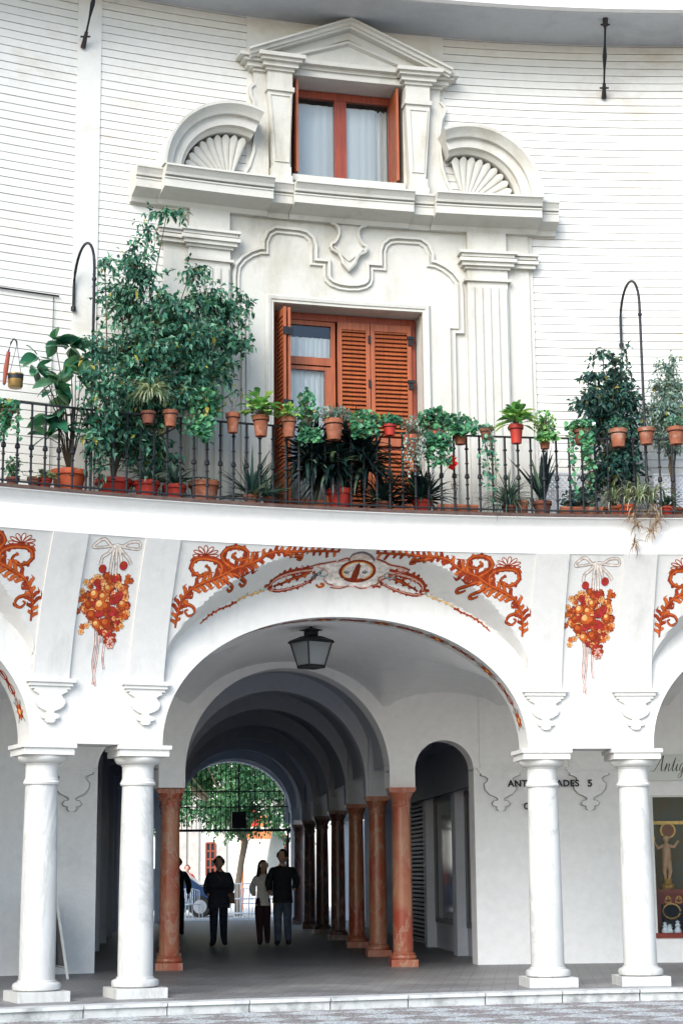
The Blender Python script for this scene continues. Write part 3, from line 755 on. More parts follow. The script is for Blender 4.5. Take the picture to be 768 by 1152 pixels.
# ---- passage: arcade walls above the columns, cross arches, vault
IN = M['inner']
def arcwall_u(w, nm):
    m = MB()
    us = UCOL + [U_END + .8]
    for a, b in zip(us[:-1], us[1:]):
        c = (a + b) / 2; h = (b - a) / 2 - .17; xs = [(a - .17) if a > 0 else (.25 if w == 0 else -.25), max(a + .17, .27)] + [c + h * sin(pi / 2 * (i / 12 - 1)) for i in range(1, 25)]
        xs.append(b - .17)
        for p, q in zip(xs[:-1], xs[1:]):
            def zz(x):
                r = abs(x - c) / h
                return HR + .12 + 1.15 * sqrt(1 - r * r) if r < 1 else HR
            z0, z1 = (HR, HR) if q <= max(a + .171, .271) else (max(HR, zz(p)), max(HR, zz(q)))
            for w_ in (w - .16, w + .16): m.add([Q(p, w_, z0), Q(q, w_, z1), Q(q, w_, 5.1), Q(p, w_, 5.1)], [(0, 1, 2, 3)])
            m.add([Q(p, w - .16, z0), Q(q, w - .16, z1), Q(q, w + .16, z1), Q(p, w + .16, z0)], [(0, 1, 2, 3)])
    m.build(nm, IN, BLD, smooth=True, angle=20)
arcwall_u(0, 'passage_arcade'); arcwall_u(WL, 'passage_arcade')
def cross(u0, u1, w0, w1, half, spring, wc, top, nm, mt):
    m = MB(); n = 24
    prof = [(wc + half * sin(pi / 2 * (i / n - 1)), spring + half * cos(pi / 2 * (i / n - 1))) for i in range(2 * n + 1)]
    prof = [(w0, HR if w0 > wc - half - .5 else HR), (wc - half, HR)] + prof + [(wc + half, HR), (w1, HR)]
    for p, q in zip(prof[:-1], prof[1:]):
        for u in (u0, u1): m.add([Q(u, p[0], p[1]), Q(u, q[0], q[1]), Q(u, q[0], top), Q(u, p[0], top)], [(0, 1, 2, 3)])
        m.add([Q(u0, p[0], p[1]), Q(u0, q[0], q[1]), Q(u1, q[0], q[1]), Q(u1, p[0], p[1])], [(0, 1, 2, 3)])
    return m.build(nm, mt, BLD, smooth=True, angle=20)
for i, u in enumerate(UCOL[1:]): cross(u - .15, u + .19, WL + .16, -.16, 1.50, 2.80, WM, 5.1, 'cross_arch', IN)
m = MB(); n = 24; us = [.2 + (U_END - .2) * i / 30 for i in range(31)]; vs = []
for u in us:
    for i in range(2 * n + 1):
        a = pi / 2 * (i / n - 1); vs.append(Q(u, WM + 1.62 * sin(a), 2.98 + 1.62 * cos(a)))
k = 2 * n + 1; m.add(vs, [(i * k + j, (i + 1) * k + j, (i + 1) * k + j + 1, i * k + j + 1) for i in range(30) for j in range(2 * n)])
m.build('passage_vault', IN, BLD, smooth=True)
# side aisles: ceilings, outer walls
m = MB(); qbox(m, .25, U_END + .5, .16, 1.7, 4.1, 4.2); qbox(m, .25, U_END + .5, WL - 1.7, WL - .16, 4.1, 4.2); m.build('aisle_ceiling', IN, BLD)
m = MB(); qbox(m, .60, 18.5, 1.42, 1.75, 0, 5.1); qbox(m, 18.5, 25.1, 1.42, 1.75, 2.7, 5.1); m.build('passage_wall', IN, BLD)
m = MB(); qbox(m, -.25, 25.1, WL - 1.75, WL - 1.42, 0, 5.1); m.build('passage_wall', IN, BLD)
for u in UCOL[1:]:
    m = MB(); qbox(m, u - .1, u + .15, .16, 1.42, 3.5, 4.1); m.build('aisle_beam', IN, BLD)
    m = MB(); qbox(m, u - .1, u + .15, WL - 1.42, WL - .16, 3.5, 4.1); m.build('aisle_beam', IN, BLD)
    m = MB(); qbox(m, u - .16, u + .2, WL - 1.42, WL - 1.24, 0, 3.6); m.build('aisle_pier', IN, BLD)
# end wall to the street with its big arch
m = MB(); n = 24
prof = [(WM + 1.71 * sin(pi / 2 * (i / n - 1)), 2.70 + 1.71 * cos(pi / 2 * (i / n - 1))) for i in range(2 * n + 1)]
prof = [(WM - 1.71, 0)] + prof + [(WM + 1.71, 0)]
u0, u1 = U_END, U_END + .75
for p, q in zip(prof[:-1], prof[1:]):
    if abs(p[0] - q[0]) > 1e-6:
        for u in (u0, u1): m.add([Q(u, p[0], p[1]), Q(u, q[0], q[1]), Q(u, q[0], 6.5), Q(u, p[0], 6.5)], [(0, 1, 2, 3)])
    m.add([Q(u0, p[0], p[1]), Q(u0, q[0], q[1]), Q(u1, q[0], q[1]), Q(u1, p[0], p[1])], [(0, 1, 2, 3)])
qbox(m, u0, u1, WM + 1.711, WM + 2.1, 0, 6.5); qbox(m, u0, u1, WM - 2.1, WM - 1.711, 0, 6.5)
qbox(m, u0, u1, WM + 2.1, 1.75, 2.75, 6.5); qbox(m, u0, u1, WL - 1.75, WM - 2.1, 2.55, 6.5)
qbox(m, u0, u1, 1.5, 3.2, 0, 2.749)
m.build('street_wall', M['plaster'], BLD, smooth=True, angle=20)
# rough building masses on either side of the passage, behind the shops
m = MB(); qbox(m, 1.2, 18.4, 1.76, 3.0, 0, 5.1); m.build('shop_block', M['plaster'], BLD)

# ---- shop fronts in the right aisle
def shopwin(u0, u1, w, nm, side=-1):
    fr = MB()
    for a, b, c, d in ((u0, u0 + .07, .45, 2.62), (u1 - .07, u1, .45, 2.62), (u0 + .07, u1 - .07, 2.54, 2.62), (u0 + .07, u1 - .07, .45, .53)): qbox(fr, a, b, w - .05, w - .002, c, d)
    o = fr.build(nm, M['frame_grey'], BLD)
    g = MB(); qbox(g, u0 + .07, u1 - .07, w - .022, w - .016, .53, 2.54); g.build('shop_pane', M['shopglass'], o)
    dd = MB(); qbox(dd, u0 + .07, u1 - .07, w - .012, w - .004, .53, 2.54); dd.build('shop_backing', M['dark'], o)
    return o
M['frame_grey'] = mat('grey_frame', (.20, .21, .23), rough=.5, var=.1)
M['shopglass'] = mat('dark_shop_glass', (.02, .025, .03), rough=.08, spec=.6, var=.1)
M['metal'] = mat('shutter_metal', (.16, .17, .19), rough=.45, var=.2, scale=6, metal=.3)
for u0, u1 in ((.70, 2.75), (3.55, 6.2)):
    o = shopwin(u0, u1, 1.42, 'shop_window')
    g = MB()
    for i in range(12):
        z = .75 + i * .15
        g.lathe([(.001, -.05), (.045, -.02), (.05, .02), (.001, .06)], Q(u0 + .14, 1.36, z), n=8, cap=False)
    for i in range(7): g.lathe([(.02, 0), (.05, .03), (.03, .10), (.001, .13)], Q(u0 + .25 + i * .13, 1.35, .535), n=8)
    g.build('window_ornaments', M['frame_grey'], o)
for _a, _b in ((2.95, 3.35), (6.4, 6.75)): m = MB(); qbox(m, _a, _b, 1.25, 1.418, 0, 2.75); m.build('shop_pilaster', M['inner'], BLD)
m = MB(); qbox(m, .66, 9.4, 1.16, 1.249, 2.62, 3.35); m.build('shop_fascia', M['frame_grey'], BLD)
m = MB(); z = .06
while z < 2.6:
    v = []
    for u in (6.85, 9.3):
        v += [Q(u, 1.40, z), Q(u, 1.33, z + .012), Q(u, 1.33, z + .055), Q(u, 1.40, z + .078)]
    m.add(v, [(0, 1, 5, 4), (1, 2, 6, 5), (2, 3, 7, 6), (0, 3, 2, 1), (4, 5, 6, 7), (3, 0, 4, 7)]); z += .08
m.build('roller_shutter', M['metal'], BLD)
# doorway frames in the left aisle
for u0, u1 in ((4.2, 6.2), (7.6, 9.6), (11.5, 13.4)):
    m = MB()
    for a, b, c, d in ((u0, u0 + .12, 0, 2.5), (u1 - .12, u1, 0, 2.5), (u0 + .12, u1 - .12, 2.4, 2.5)): qbox(m, a, b, WL - 1.418, WL - 1.36, c, d)
    o = m.build('side_door', M['frame_grey'], BLD)
    m = MB(); qbox(m, u0 + .12, u1 - .12, WL - 1.412, WL - 1.40, 0.02, 2.4); m.build('door_leaf', M['shopglass'], o)

# ---- shop window with antiques in the right bay, and its sign
M['signwhite'] = mat('sign_board', (.66, .68, .64), rough=.5, var=.08)
M['shopred'] = mat('dark_red_wood', (.20, .03, .02), rough=.5, var=.3)
M['teal'] = mat('teal_backdrop', (.035, .085, .10), rough=.9, var=.3, scale=6, col2=(.075, .065, .05), detail=8)
M['gold'] = mat('gilt_wood', (.60, .34, .09), rough=.4, metal=.4, var=.4, scale=30)
M['flesh'] = mat('painted_wood_flesh', (.62, .36, .22), rough=.5, var=.2, scale=12)
t0, t1, z0, z1 = -.0072, .085, .353, 2.441
m = MB(); m.arcbox(t0, t0 + .002, RK + .001, RK + .04, z0, z1); m.arcbox(t1 - .002, t1, RK + .001, RK + .04, z0, z1); m.arcbox(t0 + .002, t1 - .002, RK + .001, RK + .04, z1 - .03, z1)
SW = m.build('display_window', M['signwhite'], BLD)
m = MB(); m.arcbox(t0, t1, RK - .03, RK + .0405, z0 - .0, z0 + .072); m.build('display_sill', M['shopred'], SW)
m = MB(); room(m, t0, t1, z0, z1, RK + .045, RK + .75); m.build('display_case', M['teal'], SW)
SHP = lambda u, z, d=.35: P(u, RK + d, z)
cab = thing('painted_cabinet', P(.03, RK + .4, z0), 'dark red antique cabinet with gilt scrolls inside the shop window', 'cabinet')
m = MB(); m.arcbox(-.004, .08, RK + .30, RK + .72, z0 + .02, z0 + .62); m.arcbox(-.005, .081, RK + .27, RK + .73, z0 + .62, z0 + .70); m.arcbox(-.005, .081, RK + .28, RK + .73, .37, z0 + .07); m.build('cabinet_body', M['shopred'], cab)
m = MB(); m.arcbox(-.0005, .078, RK + .292, RK + .299, z0 + .10, z0 + .48); m.build('cabinet_panel', M['dark'], cab)
m = MB()
for i in range(12):
    for sg in (-1, 1):
        pts = [SHP(.001 + .0068 * i + sg * (.0008 + .0020 * (q / 9)) * cos(q * .62) + .003, z0 + (.55 if i % 2 == 0 or True else .3) + .05 * sin(q * .62), .285) for q in range(10)]
        m.tube(pts, .010, 5)
for i in range(5):
    pts = [SHP(.006 + .0155 * i + .0055 * cos(q * .5) , z0 + .38 + .11 * sin(q * .5), .287) for q in range(13)]; m.tube(pts, .012, 5)
m.build('gilt_carving', M['gold'], cab)
def cherub(tt, z, s, label):
    o = thing('cherub_statue', P(tt, RK + .5, z), label, 'statue'); m = MB(); c = P(tt, RK + .5, z)
    def V(x, y): return c + Vector((x * s, 0, y * s))
    m.lathe([(.001, 0), (.10 * s, .01), (.11 * s, .06 * s), (.06 * s, .10 * s), (.08 * s, .16 * s), (.001, .17 * s)], c, n=16, cap=False); m.build('statue_base', M['gold'], o)
    m = MB()
    m.tube([V(-.03, .16), V(-.045, .28), V(-.03, .42), V(0, .50), V(0, .62), V(0, .70), V(0, .73)], [.022 * s, .035 * s, .05 * s, .075 * s, .07 * s, .05 * s, .025 * s], 10)
    m.tube([V(.03, .16), V(.05, .28), V(.03, .42), V(0, .50)], [.022 * s, .033 * s, .05 * s, .06 * s], 10)
    m.tube([V(-.05, .68), V(-.13, .64), V(-.19, .74)], [.03 * s, .026 * s, .018 * s], 8); m.tube([V(.05, .68), V(.13, .66), V(.20, .76)], [.03 * s, .026 * s, .018 * s], 8)
    m.lathe([(.001, -.065 * s), (.04 * s, -.045 * s), (.058 * s, 0), (.045 * s, .045 * s), (.001, .065 * s)], V(0, .79), n=12, cap=False); m.build('statue_figure', M['flesh'], o, smooth=True)
cherub(.0058, z0 + .70, .95, 'small cherub statue standing on the red cabinet behind the shop glass')
def candle(tt, z, h, label):
    o = MB(); c = P(tt, RK + .52, z); o.lathe([(.001, 0), (.07, .0), (.06, .03), (.02, .06), (.02, .2 * h), (.05, .26 * h), (.02, .32 * h), (.02, .5 * h), (.045, .56 * h), (.018, .62 * h), (.018, .85 * h), (.055, .92 * h), (.05, .95 * h), (.012, .96 * h), (.012, h), (.001, h)], c, n=14, cap=False)
    own(o, 'candlestick', M['shopred'], label, 'candlestick', smooth=True)
candle(-.0030, z0 + .70, .75, 'dark red turned candlestick left of the cherub statue in the shop window')
m = MB(); m.arcbox(-.006, .083, RK + .60, RK + .66, 2.02, 2.07); own(m, 'gilt_rail', M['gold'], 'horizontal gilt rail across the back of the shop window display', 'rail')
M['porcelain'] = mat('white_porcelain', (.75, .78, .8), rough=.2, var=.1)
for i, (tt, h, lb) in enumerate(((.0005, .16, 'small white porcelain figure at the left of the shop window bottom'), (.0035, .13, 'small white porcelain figure at the shop window bottom beside the column'), (.0085, .18, 'taller white porcelain figure at the shop window bottom under the cherub'))):
    m = MB(); m.lathe([(.001, 0), (.05, .0), (.055, .03), (.03, h * .45), (.045, h * .6), (.02, h * .75), (.035, h * .88), (.001, h)], P(tt, RK + .16, z0 + .071), n=12, cap=False)
    own(m, 'porcelain_figure', M['porcelain'], lb, 'figurine', 'porcelain in the shop window', True)
for tt, zz, rr_, lb in ((-.0025, 1.80, .07, 'small round dark plate on the backdrop of the shop window at the left'), (.0085, 1.93, .12, 'larger round plate with a gilt rim hanging above the cherub statue')):
    o = thing('wall_plate', tuple(P(tt, RK + .7, zz)), lb, 'plate'); ax = Matrix.Rotation(-tt, 3, 'Z') @ Matrix.Rotation(pi / 2, 3, 'X')
    m = MB(); m.lathe([(.001, -.01), (rr_ * .8, -.01), (rr_ * .82, .02), (.001, .012)], P(tt, RK + .70, zz), n=20, axis=ax, cap=False); m.build('plate_body', M['shopred'], o)
    m = MB(); m.lathe([(rr_ * .8, 0), (rr_, 0), (rr_, .03), (rr_ * .8, .03), (rr_ * .8, 0)], P(tt, RK + .70, zz), n=20, axis=ax, cap=False); m.build('plate_rim', M['gold'], o)
m = MB(); m.arcbox(t0 + .002, t1 - .002, RK + .01, RK + .016, z0 + .07, z1 - .03); dg_ = M['glass'].copy(); dg_.name = 'display_glass'; [setattr(n_.inputs['IOR'], 'default_value', 1.22) for n_ in dg_.node_tree.nodes if n_.type == 'FRESNEL']; m.build('display_pane', dg_, SW)
# signboard, lettered by hand
M['ink'] = mat('black_lettering', (.015, .015, .02), rough=.5, var=.1)
SG = thing('shop_sign', P(.035, RK - .06, 2.85), 'cream shop signboard with black script lettering above the display window', 'sign')
m = MB(); m.arcbox(-.0105, .088, RK - .07, RK - .005, 2.655, 3.045); m.build('sign_board', M['signwhite'], SG)
GL = {   # strokes on a 0..1 grid (x, y)
 'A': ([[(-.25, .05), (-.12, -.02), (.05, .15), (.30, .62), (.52, 1.0), (.50, .55), (.50, .12), (.56, .02), (.68, .1)], [(.12, .40), (.35, .46), (.6, .42)]], .72),
 'n': ([[(.0, .12), (.1, .42), (.12, .5), (.09, .25), (.04, .0), (.14, .3), (.28, .48), (.34, .42), (.29, .12), (.34, 0), (.46, .12)]], .46),
 't': ([[(0, .12), (.12, .45), (.24, .85), (.16, .4), (.12, .08), (.18, 0), (.3, .12)], [(.02, .56), (.32, .6)]], .30),
 'i': ([[(0, .12), (.12, .46), (.08, .15), (.12, 0), (.24, .12)], [(.17, .66), (.19, .69)]], .24),
 'g': ([[(.34, .42), (.22, .5), (.08, .3), (.08, .06), (.2, .02), (.34, .4), (.30, .0), (.2, -.35), (.05, -.42), (.0, -.3), (.2, -.05), (.46, .12)]], .46),
 'u': ([[(0, .12), (.12, .46), (.07, .12), (.14, 0), (.28, .2), (.36, .46), (.31, .12), (.36, 0), (.48, .12)]], .48),
 'e': ([[(0, .12), (.18, .22), (.30, .4), (.22, .5), (.08, .3), (.1, .04), (.2, 0), (.38, .12)]], .38),
 'd': ([[(.34, .42), (.22, .5), (.08, .3), (.08, .06), (.2, .02), (.36, .4), (.52, 1.0), (.38, .3), (.36, .02), (.5, .12)]], .5),
 'a': ([[(.34, .42), (.22, .5), (.08, .3), (.08, .06), (.2, .02), (.36, .46), (.31, .12), (.36, 0), (.48, .12)]], .48),
 's': ([[(0, .12), (.2, .5), (.22, .4), (.28, .15), (.18, 0), (.06, .06), (.36, .14)]], .36)}
GL['U'] = (GL['u'][0] + [[(.16, .66), (.18, .70)], [(.36, .66), (.38, .70)]], .48)
m = MB(); x = .16; S = .235
def spl(pts, k=4):
    out = []
    for i in range(len(pts) - 1):
        p0 = Vector(pts[max(i - 1, 0)]); p1 = Vector(pts[i]); p2 = Vector(pts[i + 1]); p3 = Vector(pts[min(i + 2, len(pts) - 1)])
        for j in range(k):
            t = j / k; out.append(.5 * ((2 * p1) + (p2 - p0) * t + (2 * p0 - 5 * p1 + 4 * p2 - p3) * t * t + (3 * p1 - p0 - 3 * p2 + p3) * t**3))
    return out + [Vector(pts[-1])]
for ch in 'AntigUedades':
    st, adv = GL[ch]
    for s_ in st:
        pp = spl(s_); k = len(pp); fl = MB
        for i in range(k - 1):
            a, b = pp[i], pp[i + 1]; d = (b - a)
            if d.length < 1e-6: continue
            dd = d.normalized(); w_ = .026 + .05 * max(0, abs(dd.y)) * (1 if dd.y < 0 else .35)
            if ch == 'A': w_ *= 1.25
            nn = Vector((.9, -.25)) * w_
            e = dd * .01
            vs = []
            for q in (a - e - nn * .5, b + e - nn * .5, b + e + nn * .5, a - e + nn * .5):
                X = x + q.x * S * .84 + .18 * q.y * S; Z = 2.79 + q.y * S
                vs.append(P(-.0105 + X / RK, RK - .073, Z))
            m.add(vs, [(0, 1, 2, 3)])
    x += adv * S * .84 + .006
m.build('sign_lettering', M['ink'], SG)

# lettering on the gallery wall
def wall_text(txt, tc_, zc, size, parent, width=None):
    cu = bpy.data.curves.new('wall_lettering', 'FONT'); cu.body = txt; cu.size = size; cu.extrude = .004; cu.align_x = 'CENTER'; cu.offset = .004; cu.space_character = 1.1
    o = bpy.data.objects.new('wall_lettering', cu); COL.objects.link(o)
    o.matrix_world = Matrix.Translation(P(tc_, RK - .064, zc)) @ Matrix.Rotation(-tc_, 4, 'Z') @ Matrix.Rotation(pi / 2, 4, 'X')
    dg = bpy.context.evaluated_depsgraph_get(); me = bpy.data.meshes.new_from_object(o.evaluated_get(dg)); mw = o.matrix_world.copy(); bpy.data.objects.remove(o)
    
    if width:
        xs_ = [v.co.x for v in me.vertices]; k_ = width / (max(xs_) - min(xs_)); me.transform(Matrix.Scale(k_, 4, (1, 0, 0)))
    me.transform(mw); ob = bpy.data.objects.new('wall_lettering', me); me.materials.clear(); me.materials.append(M['ink']); COL.objects.link(ob); ob.parent = parent
    ob.matrix_parent_inverse = Matrix.Translation(-Vector(parent.location)); return ob
bpy.context.view_layer.update()
LT = thing('shop_name_letters', P(-.075, RK, 2.6), 'black capital letters fixed to the white gallery wall behind the columns', 'lettering')
wall_text('ANTIGUEDADES', -.0748, 2.58, .135, LT, 1.08); wall_text('5', -.0450, 2.575, .145, LT); wall_text('O', -.0857, 2.245, .135, LT)

# ================================================================= GROUND
def edge_r(t):
    pts = [(-.70, 17.9), (-.50, 17.62), (-.28, 17.50), (-.05, 17.85), (.2, 18.2)]
    for (a, ra), (b, rb) in zip(pts[:-1], pts[1:]):
        if a <= t <= b: u = (t - a) / (b - a); return ra + (rb - ra) * u
    return pts[-1][1]
def floormat(name, kind):
    m = bpy.data.materials.new(name); m.use_nodes = True; nt = m.node_tree; b = nt.nodes['Principled BSDF']
    tc = N(nt, 'ShaderNodeTexCoord'); L = nt.links.new
    if kind == 'plaza':
        b.inputs['Roughness'].default_value = .85
        mp = N(nt, 'ShaderNodeMapping'); mp.inputs['Rotation'].default_value = (0, 0, .55); L(tc.outputs['Object'], mp.inputs['Vector'])
        ns = N(nt, 'ShaderNodeTexNoise', Scale=3., Detail=3.); L(mp.outputs[0], ns.inputs['Vector'])
        ad = N(nt, 'ShaderNodeMixRGB'); ad.blend_type = 'ADD'; ad.inputs[0].default_value = .12; L(mp.outputs[0], ad.inputs[1]); L(ns.outputs['Color'], ad.inputs[2])
        ck = N(nt, 'ShaderNodeTexChecker', Scale=2.1); L(ad.outputs[0], ck.inputs['Vector']); ck.inputs['Color1'].default_value = (.37, .385, .385, 1); ck.inputs['Color2'].default_value = (.22, .205, .20, 1)
        vo = N(nt, 'ShaderNodeTexVoronoi', Scale=26., feature='F1'); L(tc.outputs['Object'], vo.inputs['Vector'])
        vd = N(nt, 'ShaderNodeTexVoronoi', Scale=26., feature='DISTANCE_TO_EDGE'); L(tc.outputs['Object'], vd.inputs['Vector'])
        mx = N(nt, 'ShaderNodeMixRGB'); mx.blend_type = 'OVERLAY'; mx.inputs[0].default_value = .65; L(ck.outputs[0], mx.inputs[1]); 
        hs = N(nt, 'ShaderNodeHueSaturation', Saturation=.15); L(vo.outputs['Color'], hs.inputs['Color']); L(hs.outputs[0], mx.inputs[2])
        r = N(nt, 'ShaderNodeValToRGB'); r.color_ramp.elements[0].position = .02; r.color_ramp.elements[1].position = .10; r.color_ramp.elements[0].color = (.25, .25, .22, 1); L(vd.outputs['Distance'], r.inputs[0])
        m2 = N(nt, 'ShaderNodeMixRGB'); m2.blend_type = 'MULTIPLY'; m2.inputs[0].default_value = .9; L(mx.outputs[0], m2.inputs[1]); L(r.outputs[0], m2.inputs[2])
        L(m2.outputs[0], b.inputs['Base Color']); bp = N(nt, 'ShaderNodeBump', Strength=.6, Distance=.015); L(r.outputs[0], bp.inputs['Height']); L(bp.outputs[0], b.inputs['Normal'])
    else:
        b.inputs['Roughness'].default_value = .4
        mp = N(nt, 'ShaderNodeMapping'); mp.inputs['Rotation'].default_value = (0, 0, .1); L(tc.outputs['Object'], mp.inputs['Vector'])
        br = N(nt, 'ShaderNodeTexBrick', Scale=1.6, offset=.5); br.inputs['Color1'].default_value = (.235, .23, .225, 1); br.inputs['Color2'].default_value = (.26, .255, .25, 1); br.inputs['Mortar'].default_value = (.12, .12, .12, 1)
        br.inputs['Mortar Size'].default_value = .012; L(mp.outputs[0], br.inputs['Vector'])
        ns = N(nt, 'ShaderNodeTexNoise', Scale=1.1, Detail=9., Roughness=.7); L(tc.outputs['Object'], ns.inputs['Vector'])
        r = N(nt, 'ShaderNodeValToRGB'); r.color_ramp.elements[0].position = .35; r.color_ramp.elements[0].color = (.55, .55, .56, 1); r.color_ramp.elements[1].position = .65; r.color_ramp.elements[1].color = (1, 1, 1, 1); L(ns.outputs['Fac'], r.inputs[0])
        mx = N(nt, 'ShaderNodeMixRGB'); mx.blend_type = 'MULTIPLY'; mx.inputs[0].default_value = .9; L(br.outputs[0], mx.inputs[1]); L(r.outputs[0], mx.inputs[2]); L(mx.outputs[0], b.inputs['Base Color'])
        r3 = N(nt, 'ShaderNodeMapRange'); r3.inputs['To Min'].default_value = .35; r3.inputs['To Max'].default_value = .65; L(ns.outputs['Fac'], r3.inputs[0]); L(r3.outputs[0], b.inputs['Roughness'])
        bp = N(nt, 'ShaderNodeBump', Strength=.25, Distance=.01); L(ns.outputs['Fac'], bp.inputs['Height']); L(bp.outputs[0], b.inputs['Normal'])
    return m
m = MB(); m.add([(-60, -60, -.13), (60, -60, -.13), (60, 24, -.13), (-60, 24, -.13)], [(0, 1, 2, 3)])
tag(m.build('plaza_paving', floormat('plaza_cobbles', 'plaza')), kind='structure')
m = MB(); vs = []; n = 80
for i in range(n + 1):
    t = -.70 + .9 * i / n; vs += [P(t, edge_r(t) + .30, 0), P(t, 25.5, 0)]
m.add(vs, [(2 * i, 2 * i + 2, 2 * i + 3, 2 * i + 1) for i in range(n)])
v = [Q(-.9, -12, -.004), Q(-.9, 10, -.004), Q(26, 10, -.004), Q(26, -12, -.004)]; m.add(v, [(0, 1, 2, 3)])
tag(m.build('gallery_floor', floormat('gallery_paving', 'floor')), kind='structure')
kerb = stained('kerb_marble', (.47, .48, .47), (.20, .205, .20), thr=.5, scale=3.5, amount=.8, bump=.3)
m = MB(); n = 15; t = -.70
while t < .19:
    t1_ = t + .052
    vs = []; k = 5
    for i in range(k + 1):
        q = t + .0004 + (t1_ - t - .0008) * i / k; e = edge_r(q)
        vs += [P(q, e, -.035), P(q, e + .012, -.0), P(q, e + .30, -.0), P(q, e + .30, -.14), P(q, e + .03, -.14), P(q, e + .03, -.037)]
    fs = [(i * 6 + j, i * 6 + (j + 1) % 6, (i + 1) * 6 + (j + 1) % 6, (i + 1) * 6 + j) for i in range(k) for j in range(6)] + [(0, 1, 2, 3, 4, 5), tuple(k * 6 + j for j in range(6))[::-1]]
    m.add(vs, fs); t = t1_
tag(m.build('kerb', kerb), kind='structure')
street = mat('street_paving', (.48, .48, .46), rough=.8, var=.25, scale=3, bump=.3)
m = MB(); m.add([Q(25.0, -60, -.02), Q(25.0, 60, -.02), Q(130, 60, -.02), Q(130, -60, -.02)], [(0, 1, 2, 3)]); tag(m.build('street', street), kind='structure')
# ================================================================= PAINTED DECORATION ON THE COVE
def onwall(x, y):
    r = RF
    for _ in range(40):
        t, z = at(x, y, r); r = .5 * r + .5 * (RF - proj_at(t, z))
    return t, z
MR = random.Random(5)
class Mural:
    """painted strokes kept as (angle from the bay centre in metres, height)"""
    def __init__(s): s.st = []
    def stroke(s, pts, w, mi, layer=0, pointed=True):
        s.st.append((pts, w, mi, layer, pointed))
    def emit(s, mb, c, mir=1):
        for pts, w, mi, layer, pointed in s.st:
            k = len(pts)
            off = .002 + .0012 * layer
            if w is None:                                        # filled patch
                cx = sum(p.x for p in pts) / k; cz = sum(p.y for p in pts) / k
                ext = max((p - Vector((cx, cz))).length for p in pts); nr_ = 1 if ext < .08 else (3 if ext < .25 else 9)
                vs = []
                for j in range(nr_):
                    f_ = 1 - j / nr_
                    for p in pts: X = cx + (p.x - cx) * f_; Z = cz + (p.y - cz) * f_; vs.append(wallpt(c + mir * X / RF, Z, off))
                vs.append(wallpt(c + mir * cx / RF, cz, off)); o_ = (nr_ - 1) * k
                fs = [(o_ + i, o_ + (i + 1) % k, nr_ * k) for i in range(k)]
                for j in range(nr_ - 1): fs += [(j * k + i, j * k + (i + 1) % k, (j + 1) * k + (i + 1) % k, (j + 1) * k + i) for i in range(k)]
                mb.add(vs, fs, mi); continue
            vs = []
            for i, p in enumerate(pts):
                d = (pts[min(i + 1, k - 1)] - pts[max(i - 1, 0)]); d = d.normalized() if d.length > 0 else Vector((1, 0)); n = Vector((-d.y, d.x)) * w[i] * .5
                for q in (p + n, p - n): vs.append(wallpt(c + mir * q.x / RF, q.y, off))
            mb.add(vs, [(2 * i, 2 * i + 1, 2 * i + 3, 2 * i + 2) for i in range(k - 1)], mi)
def px(pts, c=TC, sx=1, sy=1, ox=0, oy=0):
    out = []
    for x, y in pts:
        t, z = onwall(ox + x / sx, oy + y / sy); out.append(Vector(((t - c) * RF, z)))
    return out
def smooth_pts(P_, k=5): return spl([tuple(p) for p in P_], k)
def scroll(mu, P_, w0, w1, cols=(OUTL, RED, ORA), leafy=0, hi=True, lay=0, wm=None):
    pts = smooth_pts(P_); n = len(pts)
    ws = []
    for i in range(n):
        u = i / (n - 1); a = w0 + (w1 - w0) * u
        if wm: a = (w0 * (1 - u)**2 + 2 * u * (1 - u) * (2 * wm - (w0 + w1) / 2) + w1 * u * u)
        ws.append(max(.004, a))
    spikes = []
    if leafy:
        acc = 0; side = 1
        for i in range(1, n - 1):
            acc += (pts[i] - pts[i - 1]).length
            if acc > .030:
                acc = 0; d = (pts[i + 1] - pts[i - 1]).normalized(); nn = Vector((-d.y, d.x)) * side; side *= -1
                L = leafy * (.7 + .6 * MR.random()) * (ws[i] / .05 * .6 + .45)
                p0 = pts[i] + nn * ws[i] * .2; L *= MR.uniform(.55, 1.15) * (.55 + .45 * abs(sin(i * .23)) ); curly = False
                p1 = p0 + nn * L * .45 + d * L * .45; p2 = p0 + nn * L * .85 + d * L * .55; p3 = p0 + nn * L * (.95 if curly else .75) + d * L * (.15 if curly else 1.1)
                if curly: p4 = p0 + nn * L * .68 + d * L * .08
                spikes.append((spl([tuple(p0), tuple(p1), tuple(p2), tuple(p3)] + ([tuple(p4)] if curly else []), 3), ws[i]))
    for sp, w in spikes:
        m_ = len(sp); mu.stroke(sp, [max(.005, (w * .5 + .034) * (.35 + .65 * sin(pi * min(1, .15 + .85 * j / (m_ - 1)))) * (1 - (j / (m_ - 1))**3)) for j in range(m_)], cols[0], lay)
    mu.stroke(pts, [w + .009 for w in ws], cols[0], lay)
    for sp, w in spikes:
        m_ = len(sp); mu.stroke(sp, [max(.003, (w * .4 + .024) * (.35 + .65 * sin(pi * min(1, .15 + .85 * j / (m_ - 1)))) * (1 - (j / (m_ - 1))**3)) for j in range(m_)], MR.choice((cols[2], cols[1], cols[1])), lay + 1)
    mu.stroke(pts, ws, cols[1], lay + 1)
    if hi:
        h = []
        for i, p in enumerate(pts):
            d = (pts[min(i + 1, n - 1)] - pts[max(i - 1, 0)]).normalized(); h.append(p + Vector((-d.y, d.x)) * ws[i] * .16)
        mu.stroke(h, [w * .34 for w in ws], cols[2], lay + 2)
A7 = dict(sx=3.49, sy=3.49, ox=180, oy=600)
SP = Mural()
def S7(pts, *a, **k): scroll(SP, px(pts, **A7), *a, **k)
